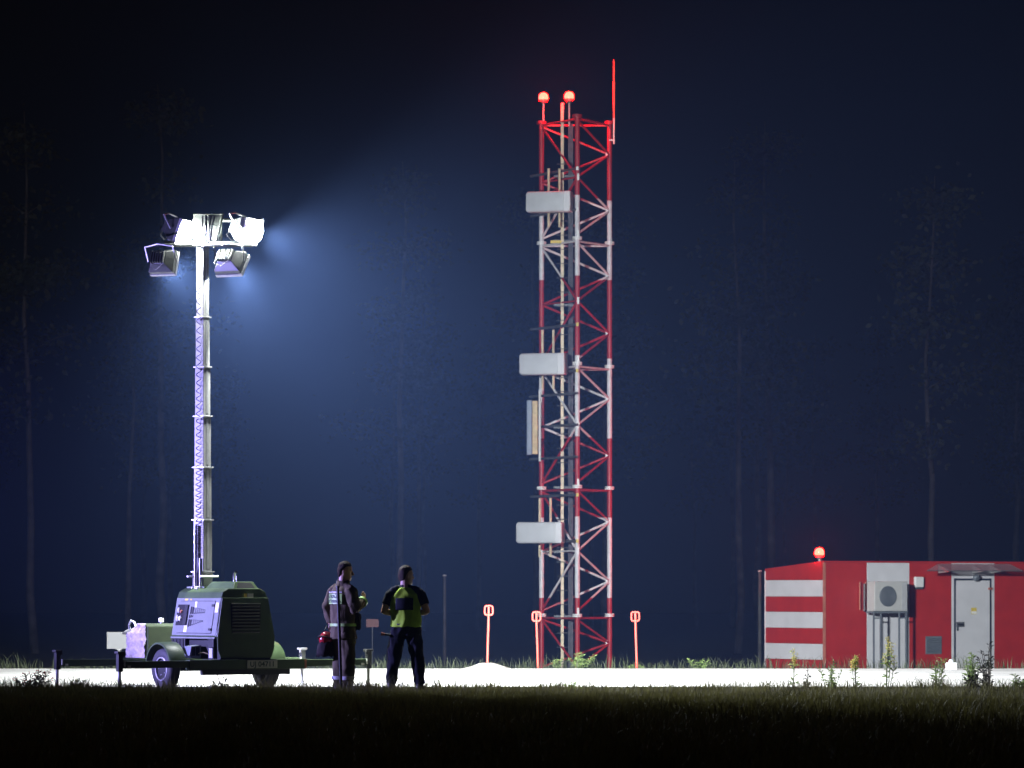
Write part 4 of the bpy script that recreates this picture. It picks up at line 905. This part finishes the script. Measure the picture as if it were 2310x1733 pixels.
# ------------------------------------------------------------------ weeds
def leaf(mb, p, d, ln, wd):
    d = Vector(d).normalized(); s_ = d.cross(Vector((random.uniform(-1, 1), random.uniform(-1, 1), 1))).normalized()*wd/2; p = Vector(p)
    mid = p+d*ln*.5+Vector((0, 0, ln*.08)); mb.add([p, mid-s_, p+d*ln-Vector((0, 0, ln*.12)), mid+s_], [(0, 1, 2, 3)])
def weed(px, ptop, Y, spread, nst, label, kind='leafy', mleaf='weed', flower=None, pbase=None):
    gz = terrain(Y)-.03; x = gx(px, Y); H = at(px, ptop, Y).z-gz
    t = thing('weed', label, 'weed', (x, Y, gz))
    st, lf, fl = MB(), MB(), MB(); nfl = 0
    for k in range(nst):
        a = random.uniform(0, 2*math.pi); h = H*(1 if k == 0 else random.uniform(.55, .97)); sp_ = 1.5*spread*random.uniform(.15, 1)*(0.2 if k == 0 and nst < 5 else 1)
        b0 = Vector((math.cos(a)*sp_*.25, math.sin(a)*sp_*.25, 0)); tp3 = Vector((math.cos(a)*sp_, math.sin(a)*sp_, h)); mid = b0.lerp(tp3, .5)+Vector((random.uniform(-.02, .02), random.uniform(-.02, .02), h*.06))
        st.tube([b0, mid, tp3], [.007, .006, .003], 5)
        nl = int(12+h*26) if kind == 'leafy' else int(8+h*12)
        for j in range(nl):
            u_ = random.uniform(.12, 1); p = b0.lerp(mid, u_*2) if u_ < .5 else mid.lerp(tp3, u_*2-1); an = random.uniform(0, 2*math.pi)
            ln = random.uniform(.05, .105)*(1.25-u_*.6); leaf(lf, p, (math.cos(an), math.sin(an), random.uniform(-.1, 1.1)), ln*random.uniform(.8, 1.5), ln*.34)
        if flower:
            n_f = 70 if flower == 'flower' else 6; nfl += 1
            for j in range(n_f):
                u_ = random.uniform(.70, 1.02) if flower == 'flower' else 1.0; p = mid.lerp(tp3, min(1.05, u_*2-1))+Vector((random.gauss(0, .018), random.gauss(0, .018), random.gauss(0, .012)))
                an = random.uniform(0, 2*math.pi); leaf(fl, p, (math.cos(an), math.sin(an), random.uniform(-.2, .8)), random.uniform(.018, .034), .022)
    st.build('stems', 'stem' if mleaf == 'weed' else mleaf, t); lf.build('leaves', mleaf, t)
    if nfl: fl.build('flowers_redlight', flower, t)['kind'] = 'stuff'
    for c_ in t.children: c_['kind'] = 'stuff'
weed(1790, 1466, 59.3, .03, 2, 'lone yellow flower spike before the left end of the striped hut', 'thin', 'weed', 'flower')
weed(1872, 1488, 59.5, .14, 6, 'low leafy weed below the corner of the hut', 'leafy')
weed(1932, 1480, 59.3, .05, 3, 'pair of short yellow flower spikes left of the air conditioner stand', 'thin', 'weed', 'flower')
weed(2000, 1440, 59.3, .09, 4, 'tallest yellow flowering weed, in front of the air conditioner stand', 'thin', 'weed', 'flower')
weed(2112, 1482, 59.5, .10, 5, 'thin pale weed under the vent grille', 'leafy')
weed(2192, 1470, 59.2, .15, 11, 'bright leafy bush in front of the hut door', 'leafy')
weed(2230, 1450, 58.9, .10, 7, 'dark dry weed at the right side of the hut door', 'leafy', 'weeddry')
weed(2200, 1512, 58.6, .2, 9, 'low dark weed tuft below the door bush', 'leafy', 'weeddry')
weed(1820, 1508, 58.8, .08, 4, 'small dark weed sprig below the striped end wall', 'thin', 'weeddry')
weed(1312, 1472, 78.2, .30, 16, 'pale leafy bush at the foot of the tower', 'leafy')
weed(1255, 1482, 78.3, .12, 6, 'small leafy weed left of the tower foot bush', 'leafy')
weed(1575, 1486, 78.4, .22, 10, 'leafy bush midway between tower and hut', 'leafy')
weed(1430, 1500, 78.6, .2, 7, 'low leafy weed by the rightmost red marker', 'leafy')
weed(70, 1513, 58.9, .22, 16, 'dark weed clump with red light coloured into its tips at the far left apron edge', 'leafy', 'weeddry', 'redlit_tip')
weed(178, 1532, 58.9, .1, 5, 'tiny dark weed between the two left jacks', 'thin', 'weeddry')
weed(500, 1530, 58.8, .16, 8, 'small dark weed under the trailer number plate', 'thin', 'weeddry')
weed(2296, 1524, 58.8, .18, 10, 'leafy weed clump at the far right of the grass edge', 'leafy')
weed(1290, 1530, 59.0, .2, 8, 'small olive weed on the near grass edge below the tower', 'thin', 'weed')

# ------------------------------------------------------------------ forest behind
def make_tree(seed, H, r0, crown_w, nleaf):
    rd = random.Random(seed); tk = MB(); pts = []; rads = []; x = y = 0.0
    for k in range(9):
        pts.append((x, y, -.3+H*k/8)); rads.append(r0*(1-.88*k/8)); x += rd.uniform(-.14, .14); y += rd.uniform(-.14, .14)
    tk.tube(pts, rads, 8)
    lf = MB(); blobs = []
    for k in range(22):
        z = H*rd.uniform(.42, .97); a = rd.uniform(0, 2*math.pi); ln = crown_w*(1.15-z/H)*rd.uniform(.7, 1.5)
        i0 = min(7, int(z/H*8)); b0 = Vector(pts[i0]).lerp(Vector(pts[i0+1]), .5); e = b0+Vector((math.cos(a)*ln, math.sin(a)*ln, ln*.35))
        tk.tube([b0, b0.lerp(e, .5)+Vector((0, 0, .12)), e], [r0*.16, r0*.1, .008], 5); blobs.append((e, ln)); blobs.append((b0.lerp(e, .6), ln*.8))
    for (c_, ln) in blobs:
        for j in range(nleaf):
            p = c_+Vector((rd.gauss(0, .45), rd.gauss(0, .45), rd.gauss(0, .35)-.1)); d = Vector((rd.uniform(-1, 1), rd.uniform(-1, 1), rd.uniform(-1, .4))).normalized()
            s_ = d.cross(Vector((rd.uniform(-1, 1), rd.uniform(-1, 1), rd.uniform(-1, 1)))).normalized(); l2 = rd.uniform(.14, .3)
            lf.add([p, p+d*l2*.5+s_*l2*.3, p+d*l2, p+d*l2*.5-s_*l2*.3], [(0, 1, 2, 3)])
    tm_ = tk.mesh('trunk'); tm_.materials.append(M['bark']); lm = lf.mesh('crown'); lm.materials.append(M['leafdark'])
    for p in tm_.polygons: p.use_smooth = True
    return tm_, lm
kinds = [make_tree(s_, h_, r_, w_, 44) for s_, h_, r_, w_ in ((1, 17, .15, 2.3), (2, 19, .17, 2.6), (3, 15, .13, 2.0), (4, 18, .16, 2.4))]
def plant_tree(x, y, kind, rz, sc_, label, lean=0, group='forest trees behind the airfield'):
    t = thing('birch_tree', label, 'tree', (x, y, -.62), rz, group); t.scale = (sc_, sc_, sc_); t.rotation_euler = (0, lean, rz)
    link('trunk', kinds[kind][0], None, t); link('crown', kinds[kind][1], None, t)['kind'] = 'stuff'
for (px, Y, k, sc_, lean, lab) in ((80, 140, 0, 1.1, R(-1.5), 'pale leaning birch at the far left of the dark forest'), (285, 150, 2, 1, 0, 'faint birch trunk left of the light mast in the dark forest'), (372, 150, 1, 1.1, R(.6), 'pale birch just left of the light mast'),
        (892, 150, 3, 1, 0, 'faint birch above the person in the hi-vis vest'), (1664, 140, 0, 1, 0, 'pale birch left of the red lamp on the hut'), (1742, 146, 1, 1, R(.5), 'faint birch directly behind the red lamp on the hut'), (2108, 140, 2, 1.1, 0, 'pale birch behind the hut door')):
    plant_tree(gx(px, Y), Y, k, random.uniform(0, 6), sc_, lab, lean)
for k in range(30):
    Y = random.uniform(165, 250); plant_tree(random.uniform(-.155, .155)*Y, Y, k % 4, random.uniform(0, 6.28), random.uniform(.85, 1.2), 'dim birch tree lost in the dark haze of the forest')

# ------------------------------------------------------------------ haze: lamplight shows in the damp night air
hzb = MB().box((-250, -60, -1.7), (250, 410, 25)); hme = hzb.mesh('haze'); hm = bpy.data.materials.new('haze_air'); hm.use_nodes = True
nt = hm.node_tree; nt.nodes.clear(); out = nt.nodes.new('ShaderNodeOutputMaterial'); pvn = nt.nodes.new('ShaderNodeVolumePrincipled')
pvn.inputs['Color'].default_value = (.25, .42, 1.0, 1); pvn.inputs['Density'].default_value = HAZE; pvn.inputs['Anisotropy'].default_value = .2
nt.links.new(pvn.outputs[0], out.inputs['Volume'])
ho = bpy.data.objects.new('haze', hme); hme.materials.append(hm); COL.objects.link(ho); tag(ho, 'thin blue lit haze in the night air', 'haze', kind='stuff')
